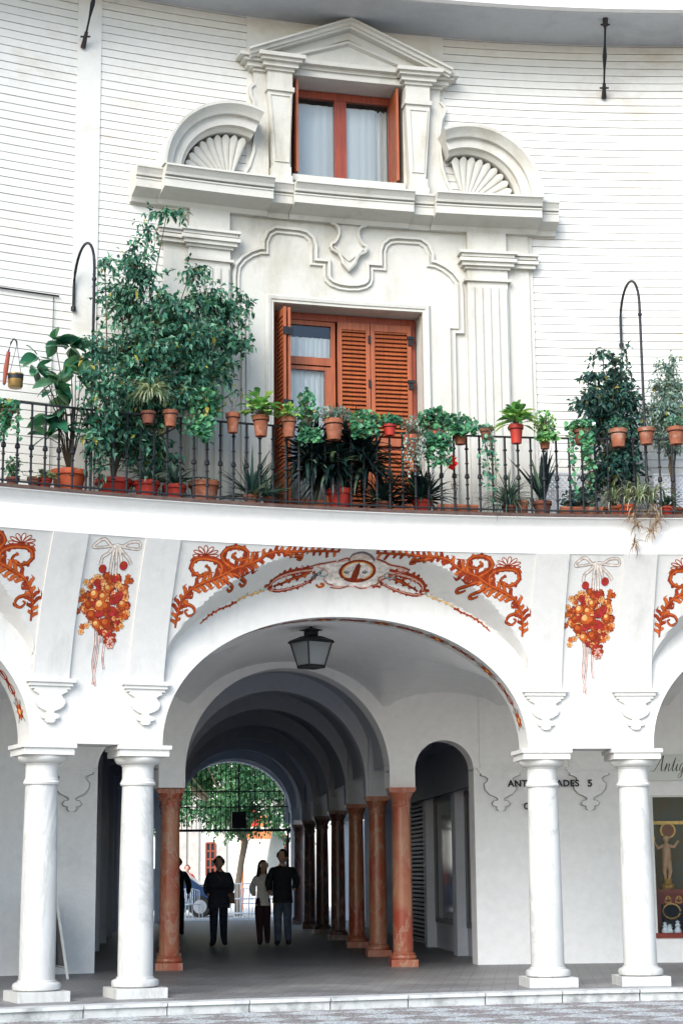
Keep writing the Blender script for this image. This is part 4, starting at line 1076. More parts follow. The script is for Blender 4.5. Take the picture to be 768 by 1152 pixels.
S7([(240, 165), (246, 130), (225, 108), (180, 98), (142, 103), (122, 130), (132, 155), (160, 167), (188, 158), (194, 138), (176, 128)], .062, .016, leafy=.028)
S7([(290, 135), (258, 113), (246, 85), (270, 60), (310, 56), (342, 72), (338, 98), (305, 104), (284, 88), (300, 76)], .062, .016, leafy=.028)
S7([(122, 112), (135, 96), (160, 98)], .03, .01)
S7([(250, 178), (268, 196), (285, 216), (272, 228), (262, 218)], .04, .015)
S7([(285, 160), (318, 176), (336, 194), (322, 208), (310, 196)], .04, .015)
S7([(96, 276), (128, 288), (136, 312), (112, 325), (98, 306), (110, 300)], .035, .012)
S7([(490, 78), (530, 88), (556, 92), (552, 104), (536, 100)], .035, .012)
S7([(60, 372), (68, 320), (88, 262), (128, 216), (190, 188), (245, 166), (292, 140), (342, 124), (388, 104), (420, 82)], .014, .026, leafy=.125, wm=.038)
S7([(415, 84), (460, 72), (520, 72), (580, 70), (640, 70), (705, 72)], .035, .008, leafy=.085)
for p in ((180, 92), ):
    for q in range(7):
        a = radians(188 - q * 33); e = (180 + 52 * cos(a), 82 - 34 * sin(a)); b_ = a + .25
        pts = px([(180, 86), (180 + 38 * cos(a + .2), 84 - 26 * sin(a + .2)), e, (180 + 38 * cos(a - .2), 84 - 26 * sin(a - .2)), (180, 86)], **A7)
        sp = smooth_pts(pts, 3); SP.stroke(sp, None, PAL, 0); SP.stroke(sp, [.010] * len(sp), RED, 1)
# band that follows the arch
GB = (OUTL, RED, PNK)
def S7b(pts, *a, **k): scroll(SP, px(pts, **A7), *a, **k)
S7b([(157, 356), (200, 318), (240, 296), (272, 284), (300, 268)], .010, .02, cols=(PNK, RED, ORA), leafy=.035, hi=False)
S7b([(300, 268), (335, 246), (372, 236), (420, 216)], .014, .02, cols=(GRN, YEL, GRN), leafy=.035, hi=False)
S7b([(600, 140), (555, 146), (500, 158), (452, 180), (430, 208), (450, 226), (500, 220), (555, 203), (590, 186), (612, 168), (600, 156)], .05, .014, cols=(OUTL, RED, PNK), leafy=.03)
S7b([(590, 150), (560, 165), (520, 178), (480, 196), (445, 208)], .03, .012, leafy=.045)
S7b([(430, 205), (412, 207), (425, 220), (445, 228)], .02, .01)
# garland between the ribs
GA = Mural(); AG = dict(sx=4.085, sy=4.085, ox=580, oy=600)
PC = TC + PER / 2
def G(pts, w0, w1, cols, hi=False, lay=0): scroll(GA, px(pts, c=PC, **AG), w0, w1, cols=cols, hi=hi, lay=lay)
rib = (SLA, BEI, PAL)
for pts in ([(368, 135), (350, 140), (318, 112), (285, 130), (272, 150), (310, 148), (365, 138)], [(372, 135), (400, 138), (430, 120), (468, 118), (472, 145), (430, 146), (375, 138)]): G(pts, .03, .02, rib, True)
for pts in ([(362, 140), (340, 170), (315, 190), (308, 225)], [(378, 140), (405, 168), (430, 195), (440, 215)], [(365, 140), (358, 180), (352, 250), (345, 320), (340, 400)], [(372, 140), (374, 190), (376, 250), (378, 400)], [(380, 142), (392, 180), (402, 225)]): G(pts, .03, .03, rib, True)
for pts in ([(308, 480), (312, 560), (306, 640), (316, 700), (324, 742)], [(322, 480), (325, 570), (318, 660), (312, 735)], [(340, 490), (338, 540), (336, 555)], [(348, 490), (350, 560), (348, 620), (356, 668)]): G(pts, .022, .014, (SLA, PNK, PAL), True)
def disc(mu, x, y, r, cols, k=14, A=AG, c=PC, lay=3):
    q = px([(x, y)], c=c, **A)[0]; rr = r / 4.085 / 100
    for j, (cc, f_, ox, oz) in enumerate(((cols[0], 1.12, 0, 0), (cols[1], 1.0, 0, 0), (cols[2], .55, -.25, .25), (cols[2], .3, -.3, .3))):
        pts = [Vector((q.x + ox * rr + rr * f_ * cos(2 * pi * i / k), q.y + oz * rr + rr * f_ * sin(2 * pi * i / k))) for i in range(k)]
        mu.stroke(pts, None, cc, lay + j * .8)
def flower(mu, x, y, r, c0, c1, A=AG, c=PC, lay=2):
    q = px([(x, y)], c=c, **A)[0]; rr = r / 4.085 / 100; n = 6; a0 = MR.random() * 6; pts = []
    for i in range(n * 4):
        a = a0 + 2 * pi * i / (n * 4); f_ = .72 + .34 * abs(sin(a * n / 2 - a0 * n / 2)); pts.append(Vector((q.x + rr * f_ * cos(a), q.y + rr * f_ * sin(a))))
    mu.stroke([q + (p - q) * 1.13 for p in pts], None, OUTL, lay - .5); mu.stroke(pts, None, c0, lay)
    for i in range(5):
        a = a0 + i * 1.26; e = q + Vector((cos(a), sin(a))) * rr * .75; mu.stroke([q, (q + e) / 2 + Vector((-sin(a), cos(a))) * rr * .1, e], [rr * .12, rr * .3, .003], c1, lay + .5)
for _ in range(170):
    a = MR.random() * 2 * pi; rr = sqrt(MR.random()); x = 345 + 100 * rr * cos(a); y = 385 + 130 * rr * sin(a)
    if y > 420: x = 345 + (x - 345) * (1 - (y - 420) / 220)
    c0, c1 = MR.choice(((YEL, ORA), (ORA, YEL), (RED, ORA), (CRI, RED), (OUTL, RED), (OUTL, CRI), (ORA, RED), (OUTL, ORA), (YEL, RED)))
    flower(GA, x, y, MR.uniform(9, 19), c0, c1, lay=1.5 + MR.random() * 1.5)
for x, y in ((232, 375), (238, 340), (226, 425), (250, 490), (268, 485), (246, 512), (402, 492), (418, 480), (428, 290), (446, 285), (432, 270), (252, 300), (438, 400), (436, 440), (250, 400)): flower(GA, x, y, 13, MR.choice((YEL, ORA, RED)), ORA)
for x, y, r, cc in ((318, 240, 17, 1), (408, 222, 18, 1), (320, 395, 26, 0), (328, 358, 18, 0), (285, 440, 22, 2), (308, 478, 18, 0), (350, 470, 23, 2), (378, 368, 22, 1), (400, 350, 18, 1), (372, 420, 21, 1), (348, 322, 17, 0), (290, 350, 20, 0), (415, 385, 16, 0), (300, 300, 16, 1), (372, 282, 15, 1), (270, 395, 17, 2), (345, 400, 20, 2), (320, 430, 18, 1)):
    disc(GA, x, y, r, ((OUTL, ORA, YEL, PAL), (OUTL, CRI, RED, RED), (OUTL, RED, ORA, YEL))[cc], lay=4.5)
flower(GA, 372, 535, 30, RED, PNK, lay=3); flower(GA, 375, 560, 20, PNK, RED, lay=3.4); flower(GA, 366, 520, 14, CRI, RED, lay=4)

# medallion above the arch
ME = Mural(); AM = dict(sx=6.4, sy=6.4, ox=345, oy=620)
def Mx(pts): return px(pts, **AM)
def fill(pts, mi, lay): ME.stroke(smooth_pts(Mx(pts + [pts[0]]), 4)[:-1], None, mi, lay)
def line(pts, w, mi, lay): sp = smooth_pts(Mx(pts), 4); ME.stroke(sp, [w] * len(sp), mi, lay)
car = [(75, 112), (130, 88), (210, 78), (300, 62), (330, 22), (400, 8), (460, 28), (500, 60), (590, 88), (660, 125), (710, 140), (640, 172), (560, 190), (530, 225), (430, 262), (300, 255), (180, 250), (120, 205), (150, 150)]
fill(car, PAL, 0); line(car + [car[0]], .014, PNK, 1)
fill([(305, 62), (335, 28), (400, 12), (455, 32), (485, 62), (400, 66)], BEI, 1); line([(298, 70), (330, 28), (400, 10), (458, 32), (488, 70)], .018, SLA, 2)
for pts in ([(20, 115), (80, 96), (130, 88), (210, 72)], [(225, 72), (290, 52), (310, 70)], [(500, 55), (560, 78), (600, 100), (690, 118), (740, 140)], [(120, 200), (150, 235), (190, 245)], [(165, 262), (240, 268), (300, 250)], [(340, 250), (380, 268), (430, 265)], [(455, 250), (500, 240), (530, 212), (570, 195)], [(600, 180), (640, 165), (690, 150)]): line(pts, .022, PNK, 2); line(pts, .010, OUTL, 3)
for cx, cy in ((118, 160), (592, 178)):
    ring = [(cx + 36 * cos(a * .7), cy + 22 * sin(a * .7)) for a in range(8)]; line(ring, .014, GRN, 3)
line([(30, 200), (70, 170), (105, 160)], .035, SLA, 2); line([(590, 180), (615, 190), (640, 205)], .03, SLA, 2)
ell = lambda rx, ry: [(363 + rx * cos(2 * pi * i / 24), 145 - ry * sin(2 * pi * i / 24) - .06 * rx * cos(2 * pi * i / 24)) for i in range(24)]
fill(ell(134, 82), OUTL, 4); fill(ell(126, 76), RED, 5); fill(ell(112, 66), YEL, 6); fill(ell(100, 58), PAL, 7)
ME.stroke(Mx([(310, 210), (330, 150), (345, 125), (352, 105), (372, 88), (388, 105), (382, 130), (375, 160), (352, 215)]), None, OUTL, 8); ME.stroke(Mx([(318, 208), (338, 150), (350, 128), (362, 128), (352, 160), (338, 212)]), None, RED, 9)
line([(374, 92), (380, 78)], .012, SLA, 8)
for x0 in (285, 415): line([(x0 - 18, 150), (x0, 158), (x0 + 20, 148)], .016, SLA, 8); line([(x0 - 8, 165), (x0, 140), (x0 + 8, 165)], .012, GRN, 8)
line([(65, 240), (85, 258), (110, 255), (120, 240), (95, 235)], .03, ORA, 2); line([(470, 262), (500, 252), (530, 262)], .03, RED, 2)

for k in BAYS:
    c = TC + k * PER
    for mir in (1, -1):
        mb_ = MB(); SP.emit(mb_, c, mir); mb_.build('painted_scrollwork', PAINT, BLD)
    mb_ = MB(); ME.emit(mb_, c); mb_.build('painted_medallion', PAINT, BLD)
for k in (0, 1): 
    mb_ = MB(); GA.emit(mb_, PC - k * PER); mb_.build('painted_fruit_garland', PAINT, BLD)
# ================================================================= RAILING
RL = thing('balcony_railing', P(TU, RBAL + .06, ZB), 'black wrought iron railing running along the curved balcony edge', 'railing')
RR = RBAL + .06; ZR = 6.52
m = MB(); n = 120
m.arcbox(-.66, .17, RR - .018, RR + .018, ZR - .012, ZR + .006, n=n); m.build('handrail', M['iron'], RL)
m = MB(); m.arcbox(-.66, .17, RR - .014, RR + .014, ZB + .055, ZB + .072, n=n); m.build('bottom_rail', M['iron'], RL)
step = .00895; i = 0; t = -.66 + .003
proto = None
BAL = []
while t < .17:
    if -.56 < t < .01:
        if proto is None:
            m = MB(); prof = [(.0125, ZB), (.0125, ZB + .17)]
            def knob(z, r, h): return [(.0125, z - h), (r, z - h * .6), (r, z + h * .6), (.0125, z + h)]
            prof += knob(ZB + .19, .023, .014) + knob(ZB + .36, .021, .012) + knob(ZB + .455, .028, .026) + knob(ZB + .485, .022, .010) + knob(ZB + .62, .021, .012) + knob(ZB + .80, .023, .014) + [(.0125, ZR - .012)]
            prof = [(r * 1.05, z - ZB) for r, z in prof]
            m.lathe(prof, (0, 0, 0), n=8); proto = m.build('baluster', M['iron'], RL, smooth=True); b_ = proto
        else:
            b_ = proto.copy(); COL.objects.link(b_); b_.parent = RL
        b_.matrix_parent_inverse = Matrix.Identity(4); b_.location = P(t, RR, ZB) - RL.location
    t += step; i += 1

# ================================================================= PLANTS
PR = random.Random(21)
def rv(s=1.0): return Vector((PR.gauss(0, 1), PR.gauss(0, 1), PR.gauss(0, 1))).normalized() * s
def leaf(m, p, d, n, L, W, mi, fold=.25, droop=0.0):
    d = d.normalized(); s = d.cross(n)
    if s.length < 1e-4: s = d.cross(Vector((0, 0, 1)))
    s = s.normalized(); n = s.cross(d)
    a = p + d * L * .45 + s * W * .5 + n * W * fold; b = p + d * L * .45 - s * W * .5 + n * W * fold; e = p + d * L - Vector((0, 0, droop * L)); c = p + d * L * .5
    m.add([p, a, e, b, c], [(0, 4, 1), (4, 2, 1), (0, 3, 4), (4, 3, 2)], mi)
def bigleaf(m, p, d, n, L, W, mi, droop=.25):
    d = d.normalized(); s = d.cross(n); s = s.normalized() if s.length > 1e-4 else Vector((1, 0, 0)); n = s.cross(d); k = 6; vs = []
    for i in range(k + 1):
        u = i / k; w = W * .5 * (sin(pi * min(1, u * .97 + .02))**.75); q = p + d * L * u - Vector((0, 0, droop * L * u * u))
        vs += [q + s * w + n * w * .22, q, q - s * w + n * w * .22]
    fs = []
    for i in range(k): a = 3 * i; fs += [(a, a + 1, a + 4, a + 3), (a + 1, a + 2, a + 5, a + 4)]
    m.add(vs, fs, mi)
def roundleaf(m, p, n, r, mi):
    n = n.normalized(); a = n.cross(Vector((.3, .5, .8))).normalized(); b = n.cross(a); k = 8; vs = [p - n * r * .18]
    for i in range(k): q = 2 * pi * (i + .25) / k; rr = r * (1 + .14 * (-1)**i) * (.55 if i == 0 else 1); vs.append(p + (a * cos(q) + b * sin(q)) * rr)
    m.add(vs, [(0, i + 1, (i + 1) % k + 1) for i in range(k)], mi)
def blade(m, p, az, L, W, lean, curve, mi, k=6):
    """long arching leaf"""
    o = Vector((cos(az), sin(az), 0)); vs = []; q = p.copy(); el = radians(90 - lean); s = Vector((-sin(az), cos(az), 0))
    for i in range(k + 1):
        u = i / k; w = W * .5 * (1 - u**2.2) * (.7 + .6 * min(1, u * 3)) * .8 + .001
        nn = Vector((0, 0, 1)) * cos(el) - o * sin(el)
        vs += [q + s * w + nn * w * .4, q.copy(), q - s * w + nn * w * .4]
        q = q + (o * cos(el) + Vector((0, 0, 1)) * sin(el)) * (L / k); el -= curve / k
    fs = []
    for i in range(k): a = 3 * i; fs += [(a, a + 1, a + 4, a + 3), (a + 1, a + 2, a + 5, a + 4)]
    m.add(vs, fs, mi)
def pick(w=(.35, .45, .2)):
    x = PR.random(); return 0 if x < w[0] else (1 if x < w[0] + w[1] else 2)
def toward():  # random direction leaning to light (up and towards the plaza)
    return Vector((PR.gauss(0, .6), PR.gauss(-.45, .6), PR.gauss(.75, .5))).normalized()
def pot_mesh(c, r, h, kind='round', hook=False):
    m = MB(); rb = r * .70
    m.lathe([(rb * .3, 0), (rb, 0), (r * .90, h * .74), (r * .91, h * .76), (r * 1.03, h * .77), (r * 1.05, h * .80), (r * 1.05, h * .97), (r * 1.0, h), (r * .90, h), (r * .88, h * .9), (.001, h * .88)], c, n=24, cap=False)
    return m
def ring_for(parent, c, r, h):
    """iron ring and hook that hold a pot on the railing"""
    m = MB(); z = c.z + h * .74; n = 18
    pts = [Vector((c.x + (r * .93) * cos(2 * pi * i / n), c.y + (r * .93) * sin(2 * pi * i / n), z)) for i in range(n + 1)]
    m.tube(pts, .005, 5); out = Vector((XC - c.x, YC - c.y, 0)).normalized()
    e = c - out * r * .93; e.z = z; f_ = Vector((e.x, e.y, ZR + .015)); m.tube([e, f_, f_ - out * .03, f_ - out * .03 - Vector((0, 0, .04))], .005, 5)
    m.build('pot_ring', M['iron'], parent)
GP = 'potted plants along the balcony'
def plant(c, r, h, potm, label, build, hung=False, name='potted_plant', cat='potted plant', kind=None, potkind='round', parts=None):
    o = thing(name, tuple(c), label, cat, GP)
    pm = pot_mesh(c, r, h); pt_ = pm.build('pot', M[potm], o, smooth=True)
    s = MB(); s.lathe([(.001, h * .9), (r * .86, h * .885)], c, n=18, cap=False); s.build('soil', M['soil'], pt_)
    if hung: ring_for(o, c, r, h)
    top = c + Vector((0, 0, h * .9))
    if build: build(o, top)
    return o
def fol(o, m, mats, name='foliage'): return m.build(name, LM[mats], o, smooth='leaf')
def stemmesh(o, pts_list, r=.006, name='stems'):
    m = MB()
    for pts in pts_list: m.tube(pts, [max(.002, r * (1 - .6 * i / max(1, len(pts) - 1))) for i in range(len(pts))], 5)
    return m.build(name, M['bark'], o)
def clumps_leaves(m, clumps, n, L, W, mi_w=(.35, .45, .2), yel=True):
    """leaves gathered in sprays around many twig tips inside ellipsoid clumps"""
    tips = []
    vol = [c[3] * c[4] * c[5] for c in clumps]; tot = sum(vol)
    for cl, v in zip(clumps, vol):
        k = max(2, int(n * v / tot)); sprays = max(2, k // 9)
        for _ in range(sprays):
            q = rv(); rr = PR.random()**.45; p = Vector((cl[0] + q.x * cl[3] * rr, cl[1] + q.y * cl[4] * rr, cl[2] + q.z * cl[5] * rr)); tips.append((p, Vector((cl[0], cl[1], cl[2]))))
            out = (p - Vector((cl[0], cl[1], cl[2]))).normalized() + Vector((0, 0, -.25)); ax = (out + rv(.5)).normalized(); light = PR.random()
            for i in range(9):
                d = (ax * .6 + rv(.9) + Vector((0, 0, -.35))).normalized(); pp = p + ax * L * (i - 4) * .32 + rv(L * .25)
                mi = pick(mi_w) if light < .7 else (2 if PR.random() < .45 else 1)
                if yel and PR.random() < .022: mi = 3
                leaf(m, pp, d, toward(), L * PR.uniform(.55, 1.3), W * PR.uniform(.75, 1.2), mi, droop=.15)
    return tips
def b_geranium(R_, H, n=60, lr=.035, mats='geranium', trail=0.0, flowers=0, off=(0, 0, 0), w=(.3, .45, .25)):
    R_ *= 1.22; H *= 1.25; n = int(n * 2.3); lr *= .95
    def f_(o, top):
        m = MB(); st = []; fl = MB()
        for _ in range(n):
            q = rv(); rr = PR.random()**.4; p = top + Vector(off) + Vector((q.x * R_ * rr, q.y * R_ * rr * .8, H * .45 + q.z * H * .55 * rr))
            roundleaf(m, p, (toward() + rv(.7)), lr * PR.uniform(.45, 1.25), 3 if (mats in ('geranium', 'ficus', 'grey') and PR.random() < .025) else pick(w))
            if PR.random() < .3: st.append([top, (top + p) / 2 + rv(.02), p])
        out = Vector((XC - top.x, YC - top.y, 0)).normalized()
        if trail:
            for s_ in range(int(6 + n / 16)):
                a = PR.uniform(-R_, R_) * .8; p0 = top + out * .10 + Vector((a, 0, 0)); L_ = trail * PR.uniform(.4, 1.05); pts = [top, p0 + Vector((0, 0, .02))]
                for i in range(1, 7):
                    pts.append(p0 + Vector((PR.gauss(0, .012), PR.gauss(0, .012), -L_ * i / 6)) + out * .02)
                st.append(pts)
                for i in range(2, len(pts)):
                    for _ in range(2): roundleaf(m, pts[i] + rv(.032), (toward() + out * .5), lr * PR.uniform(.6, 1.1), pick(w))
        stemmesh(o, st, .004); fol(o, m, mats)
        if flowers:
            for _ in range(flowers):
                p = top + Vector((PR.uniform(-R_, R_), -R_ * .5, H * PR.uniform(.3, 1.0)))
                for _ in range(8): roundleaf(fl, p + rv(.02), toward(), .014, 0)
            fl.build('blossom', M['bloom_w'], o)
    return f_
def b_blades(n, L, W, mats, lean=(5, 60), curve=(.4, 1.6), w=(.35, .45, .2), spread=.03, bloom=None, stems=None):
    n = int(n * 1.5); L *= 1.15; W *= 1.25
    def f_(o, top):
        m = MB()
        for i in range(n):
            az = PR.uniform(0, 2 * pi); blade(m, top + Vector((cos(az), sin(az), 0)) * spread * PR.random(), az, L * PR.uniform(.6, 1.1), W * PR.uniform(.8, 1.2), PR.uniform(*lean), PR.uniform(*curve), pick(w))
        fol(o, m, mats)
        if bloom:
            bp = Vector(bloom); fl = MB()
            for _ in range(60): q = rv(.05); leaf(fl, bp + q * PR.uniform(.2, 1), q, toward(), .055, .05, 0)
            fl.build('blossom', M['bloom'], o); stemmesh(o, [[top, (top + bp) / 2 + Vector((.01, 0, .02)), bp]], .006)
    return f_
def b_twigs(n, H, mats='geranium', leaves=20):
    def f_(o, top):
        st = []; m = MB()
        for _ in range(n):
            e = top + Vector((PR.gauss(0, .05), PR.gauss(0, .04), H * PR.uniform(.5, 1))); st.append([top, (top + e) / 2 + rv(.01), e])
            for _ in range(max(1, leaves // n)): leaf(m, e + rv(.025), rv(), toward(), .03, .012, pick())
        stemmesh(o, st, .003); fol(o, m, mats)
    return f_
def b_broad(n, L, W, mats, w=(.2, .5, .3), H=.1, R_=.1):
    n = int(n * 1.7); L *= 1.3; W *= 1.3; R_ *= 1.3; H *= 1.2
    def f_(o, top):
        m = MB(); st = []
        for i in range(n):
            az = PR.uniform(0, 2 * pi); el = PR.uniform(.1, 1.2); d = Vector((cos(az) * cos(el), sin(az) * cos(el), sin(el)))
            p = top + d * PR.uniform(.3, 1) * R_ + Vector((0, 0, H * PR.random())); bigleaf(m, p, d, Vector((0, 0, 1)) + rv(.3), L * PR.uniform(.6, 1.1), W * PR.uniform(.7, 1.1), pick(w), .45); st.append([top, (top + p) / 2, p])
        stemmesh(o, st, .003); fol(o, m, mats)
    return f_
def b_ficus(clumps_px, r, n, L, W, mats, trunk=True, depth=.28, w=(.35, .45, .2), tr=.018):
    """shrub: clumps measured as (x, y, rx, ry) in the picture, turned into metres at radius r"""
    def f_(o, top):
        cl = []
        for i, cc_ in enumerate(clumps_px):
            x, y, rx, ry = cc_[:4]; rr = (cc_[4] if len(cc_) > 4 else r) + PR.uniform(-.12, .12); t, z = at(x, y, rr); p = P(t, rr, z); s = 1 / 99.; cl.append((p.x, p.y, p.z, rx * s, min(depth, rx * s), ry * s))
        m = MB(); tips = clumps_leaves(m, cl, n, L, W, w)
        st = []; fork = top + Vector((0, 0, .25))
        for c in cl:
            e = Vector(c[:3]); st.append([top + rv(.015), fork + rv(.05), (fork + e) / 2 + rv(.05), e])
        for i, (p, c) in enumerate(tips):
            if i % 3 == 0: st.append([c, (c + p) / 2 + rv(.03), p])
        mm = MB()
        for pts in st:
            k = len(pts); mm.tube(pts, [(tr if len(pts) == 4 else .006) * (1 - .75 * i / (k - 1)) + .0015 for i in range(k)], 5)
        mm.build('branches', M['bark'], o); fol(o, m, mats)
    return f_
def hung(x, ytop, ybot, wpx, potm, label, build, r=None):
    """pot held on the outside of the railing; sizes measured in the picture"""
    rp = wpx / 99. / 2; rr = RR - rp - .03; t, z1 = at(x, ytop, rr); _, z0 = at(x, ybot, rr)
    return plant(P(t, rr, z0), rp, z1 - z0, potm, label, build, hung=True)
def stood(x, wpx, hpx, potm, label, build, back=.22, cat='potted plant'):
    rp = wpx / 99. / 2; rr = RR + rp + .04 + back * 0 if back is None else RR + max(rp + .04, back); t, _ = at(x, 560, rr)
    return plant(P(t, rr, ZB + .008), rp, hpx / 99., potm, label, build, cat=cat)

# --- hanging on the railing, from left to right
hung(8, 462, 480, 14, 'pot', 'hanging pot with trailing light green leaves at the left end of the railing', b_geranium(.13, .12, 60, .03, trail=.35))
hung(192, 462, 480, 17, 'pot', 'small terracotta pot half hidden under the big tree on the railing', b_geranium(.10, .08, 30, .028, 'ficus'))
hung(221, 469, 483, 15, 'pot', 'terracotta pot with scalloped green leaves spilling to its right beside the big tree', b_geranium(.17, .30, 130, .036, trail=.28, off=(.12, -.04, -.02)))
hung(262, 465, 487, 16, 'pot', 'terracotta pot with almost bare reddish twigs on the railing', b_twigs(8, .2, 'dry', 16))
hung(293.5, 468, 491, 19, 'pot', 'terracotta pot crowned by broad lime green leaves left of the door', b_broad(46, .13, .085, 'lime', H=.12, R_=.12))
hung(325, 470, 492, 17, 'pot', 'terracotta pot with pale yellowish leaves in front of the folded shutter', b_broad(22, .10, .065, 'lime', H=.06, R_=.09))
hung(345, 484, 498, 13, 'pot_brown', 'small brown pot under upright scalloped green leaves before the glazed door', b_geranium(.11, .42, 95, .032, trail=.16))
hung(375.5, 472, 495, 22, 'pot', 'wide terracotta pot with sparse grey green herb before the left shutter', b_geranium(.17, .16, 110, .022, 'grey', w=(.3, .5, .2)))
hung(408, 474, 490, 19, 'pot', 'terracotta pot with blue green clustered leaves low before the shutters', b_geranium(.16, .12, 70, .034, 'geranium', trail=.20, w=(.2, .45, .35)))
hung(438, 478, 490, 16, 'pot_red', 'small red pot with rounded green leaves before the right shutter', b_geranium(.13, .12, 60, .03))
hung(463, 490, 512, 18, 'pot_orange', 'orange pot with pale grey green leaves hanging in a curtain', b_geranium(.13, .22, 90, .018, 'grey', trail=.45, w=(.2, .5, .3)))
hung(487, 486, 503, 17, 'pot_orange', 'orange pot under tall scalloped leaves at the right edge of the door', b_geranium(.17, .26, 120, .036, trail=.42))
hung(517, 480, 500, 17, 'pot', 'terracotta pot with bushy small green leaves right of the door', b_geranium(.16, .15, 60, .034, trail=.10))
hung(546, 483, 496, 14, 'pot', 'terracotta pot with long trailing ivy reaching the balcony floor', b_geranium(.10, .05, 26, .03, 'ficus', trail=.95, w=(.1, .5, .4)))
hung(580, 478, 499, 17, 'pot_red', 'bright red pot with glossy broad green leaves', b_broad(50, .19, .065, 'lime', w=(.45, .4, .15), H=.10, R_=.08))
hung(612, 489, 505, 15, 'pot', 'terracotta pot with yellowing leaves and thin red flower stalks', b_geranium(.12, .26, 90, .024, 'lime', trail=.08, w=(.4, .45, .15)))
hung(652, 484, 500, 17, 'pot_brown', 'brown pot hidden by a wide curtain of scalloped leaves with white flowers', b_geranium(.16, .12, 80, .036, trail=.78, flowers=2, w=(.15, .45, .4)))
hung(694.5, 483, 503, 21, 'pot', 'terracotta pot with thin grassy leaves before the dark bushy tree', b_geranium(.13, .14, 46, .022, 'ficus'))
hung(726, 482, 500, 20, 'pot', 'wide empty terracotta pot around the foot of the right iron hook', None)
hung(759.5, 481, 500, 21, 'pot', 'terracotta pot with dense feathery green top at the right end', b_geranium(.14, .14, 140, .016, 'ficus', w=(.2, .5, .3)))
# --- standing on the balcony floor
def b_rubber(o, top):
    m = MB(); st = []
    sp = [(60, 385, 1), (45, 400, .8), (75, 395, 1), (95, 400, 1), (70, 425, 1), (88, 420, 1), (100, 430, .9), (60, 470, 1), (75, 480, 1), (55, 490, 1), (80, 455, 1), (95, 470, .8), (62, 440, .9), (40, 415, .7)]
    for x, y, s in sp:
        t, z = at(x, y, RR + .12 + PR.uniform(-.1, .15)); p = P(t, RR + .12, z); st.append([top, (top + p) / 2 + Vector((.03, 0, .12)), p])
        for i in range(7):
            az = PR.uniform(0, 2 * pi); el = PR.uniform(-.6, .7); d = Vector((cos(az) * cos(el), sin(az) * cos(el) - .25, sin(el))); bigleaf(m, p + d * .02, d, toward(), .31 * s * PR.uniform(.75, 1.1), .15 * s, pick((.3, .5, .2)), .25)
    stemmesh(o, st, .010); fol(o, m, 'rubber')
stood(77, 41, 28, 'pot_orange', 'large orange pot with a rubber plant of big oval leaves', b_rubber, .25)
BIG = [(152, 300, 22, 20), (188, 240, 22, 7), (168, 260, 12, 14), (118, 296, 16, 9), (138, 336, 28, 28), (190, 352, 34, 22), (166, 312, 14, 16), (232, 340, 30, 20), (216, 303, 20, 11), (150, 275, 12, 10), (258, 350, 22, 20), (272, 335, 12, 12), (160, 395, 46, 34), (215, 385, 42, 32), (258, 385, 22, 26), (110, 392, 15, 20, 17.56), (116, 440, 24, 30, 17.58), (110, 490, 17, 22, 17.58), (112, 525, 12, 12, 17.6), (150, 440, 20, 30), (175, 445, 40, 30), (220, 430, 32, 22), (250, 415, 20, 14), (150, 492, 40, 28), (180, 510, 22, 20), (118, 480, 20, 24), (265, 440, 8, 10)]
stood(128, 42, 24, 'pot_red', 'tall weeping fig tree towering above the balcony in a hidden red pot', b_ficus(BIG, RR + .22, 12500, .088, .044, 'ficus', depth=.36, tr=.016), .34)
stood(14, 15, 12, 'pot_brown', 'small pot with a light green sprig behind the railing at far left', b_geranium(.09, .22, 40, .026), .14)
stood(38, 15, 14, 'pot_brown', 'tiny dark brown pot with hardly any leaves beside the large orange pot', b_twigs(5, .08, 'geranium', 10), .10)
stood(50, 16, 14, 'pot_red', 'small red brown pot with a pale variegated succulent before the rubber plant', b_broad(24, .12, .045, 'spider', H=.02, R_=.04), .12)
stood(165, 30, 22, 'pot_red', 'red pot with long strappy leaves under the big tree', b_blades(34, .42, .035, 'agave', (5, 75), (.6, 2.2)), .2)
def b_spider_high(o, top):
    t, z = at(165, 452, RR + .02); p = P(t, RR - .12, z); m = MB()
    for _ in range(260): az = PR.uniform(0, 2 * pi); blade(m, p + rv(.02), az, PR.uniform(.22, .42), .013, PR.uniform(0, 60), PR.uniform(1.6, 2.9), pick((.15, .4, .45)))
    fol(o, m, 'spider'); 
def b_hbasket(o, top): b_spider_high(o, top)
t, z = at(166, 462, RR - .1)
plant(P(t, RR - .13, z - .16), .085, .14, 'pot_brown', 'spider plant with pale arching leaves hanging in the middle of the big tree', b_hbasket, hung=True)
stood(196, 27, 20, 'pot_red', 'red pot with bent grey green agave leaves next to the wide terracotta pot', b_blades(16, .40, .05, 'agave', (0, 60), (.3, 2.6)), .2)
stood(230, 36, 27, 'pot', 'wide terracotta pot with a low fringe of tiny leaves', b_geranium(.16, .05, 60, .018, 'ficus'), .22)
stood(283, 19, 14, 'pot', 'small terracotta pot under a spiky grey agave left of the door', b_blades(40, .50, .032, 'agave', (10, 88), (.0, .7), w=(.45, .4, .15)), .18)
stood(303, 16, 12, 'pot_brown', 'small brown pot of fine grassy leaves just left of the door', b_blades(60, .40, .012, 'agave', (10, 70), (.6, 2.)), .16)
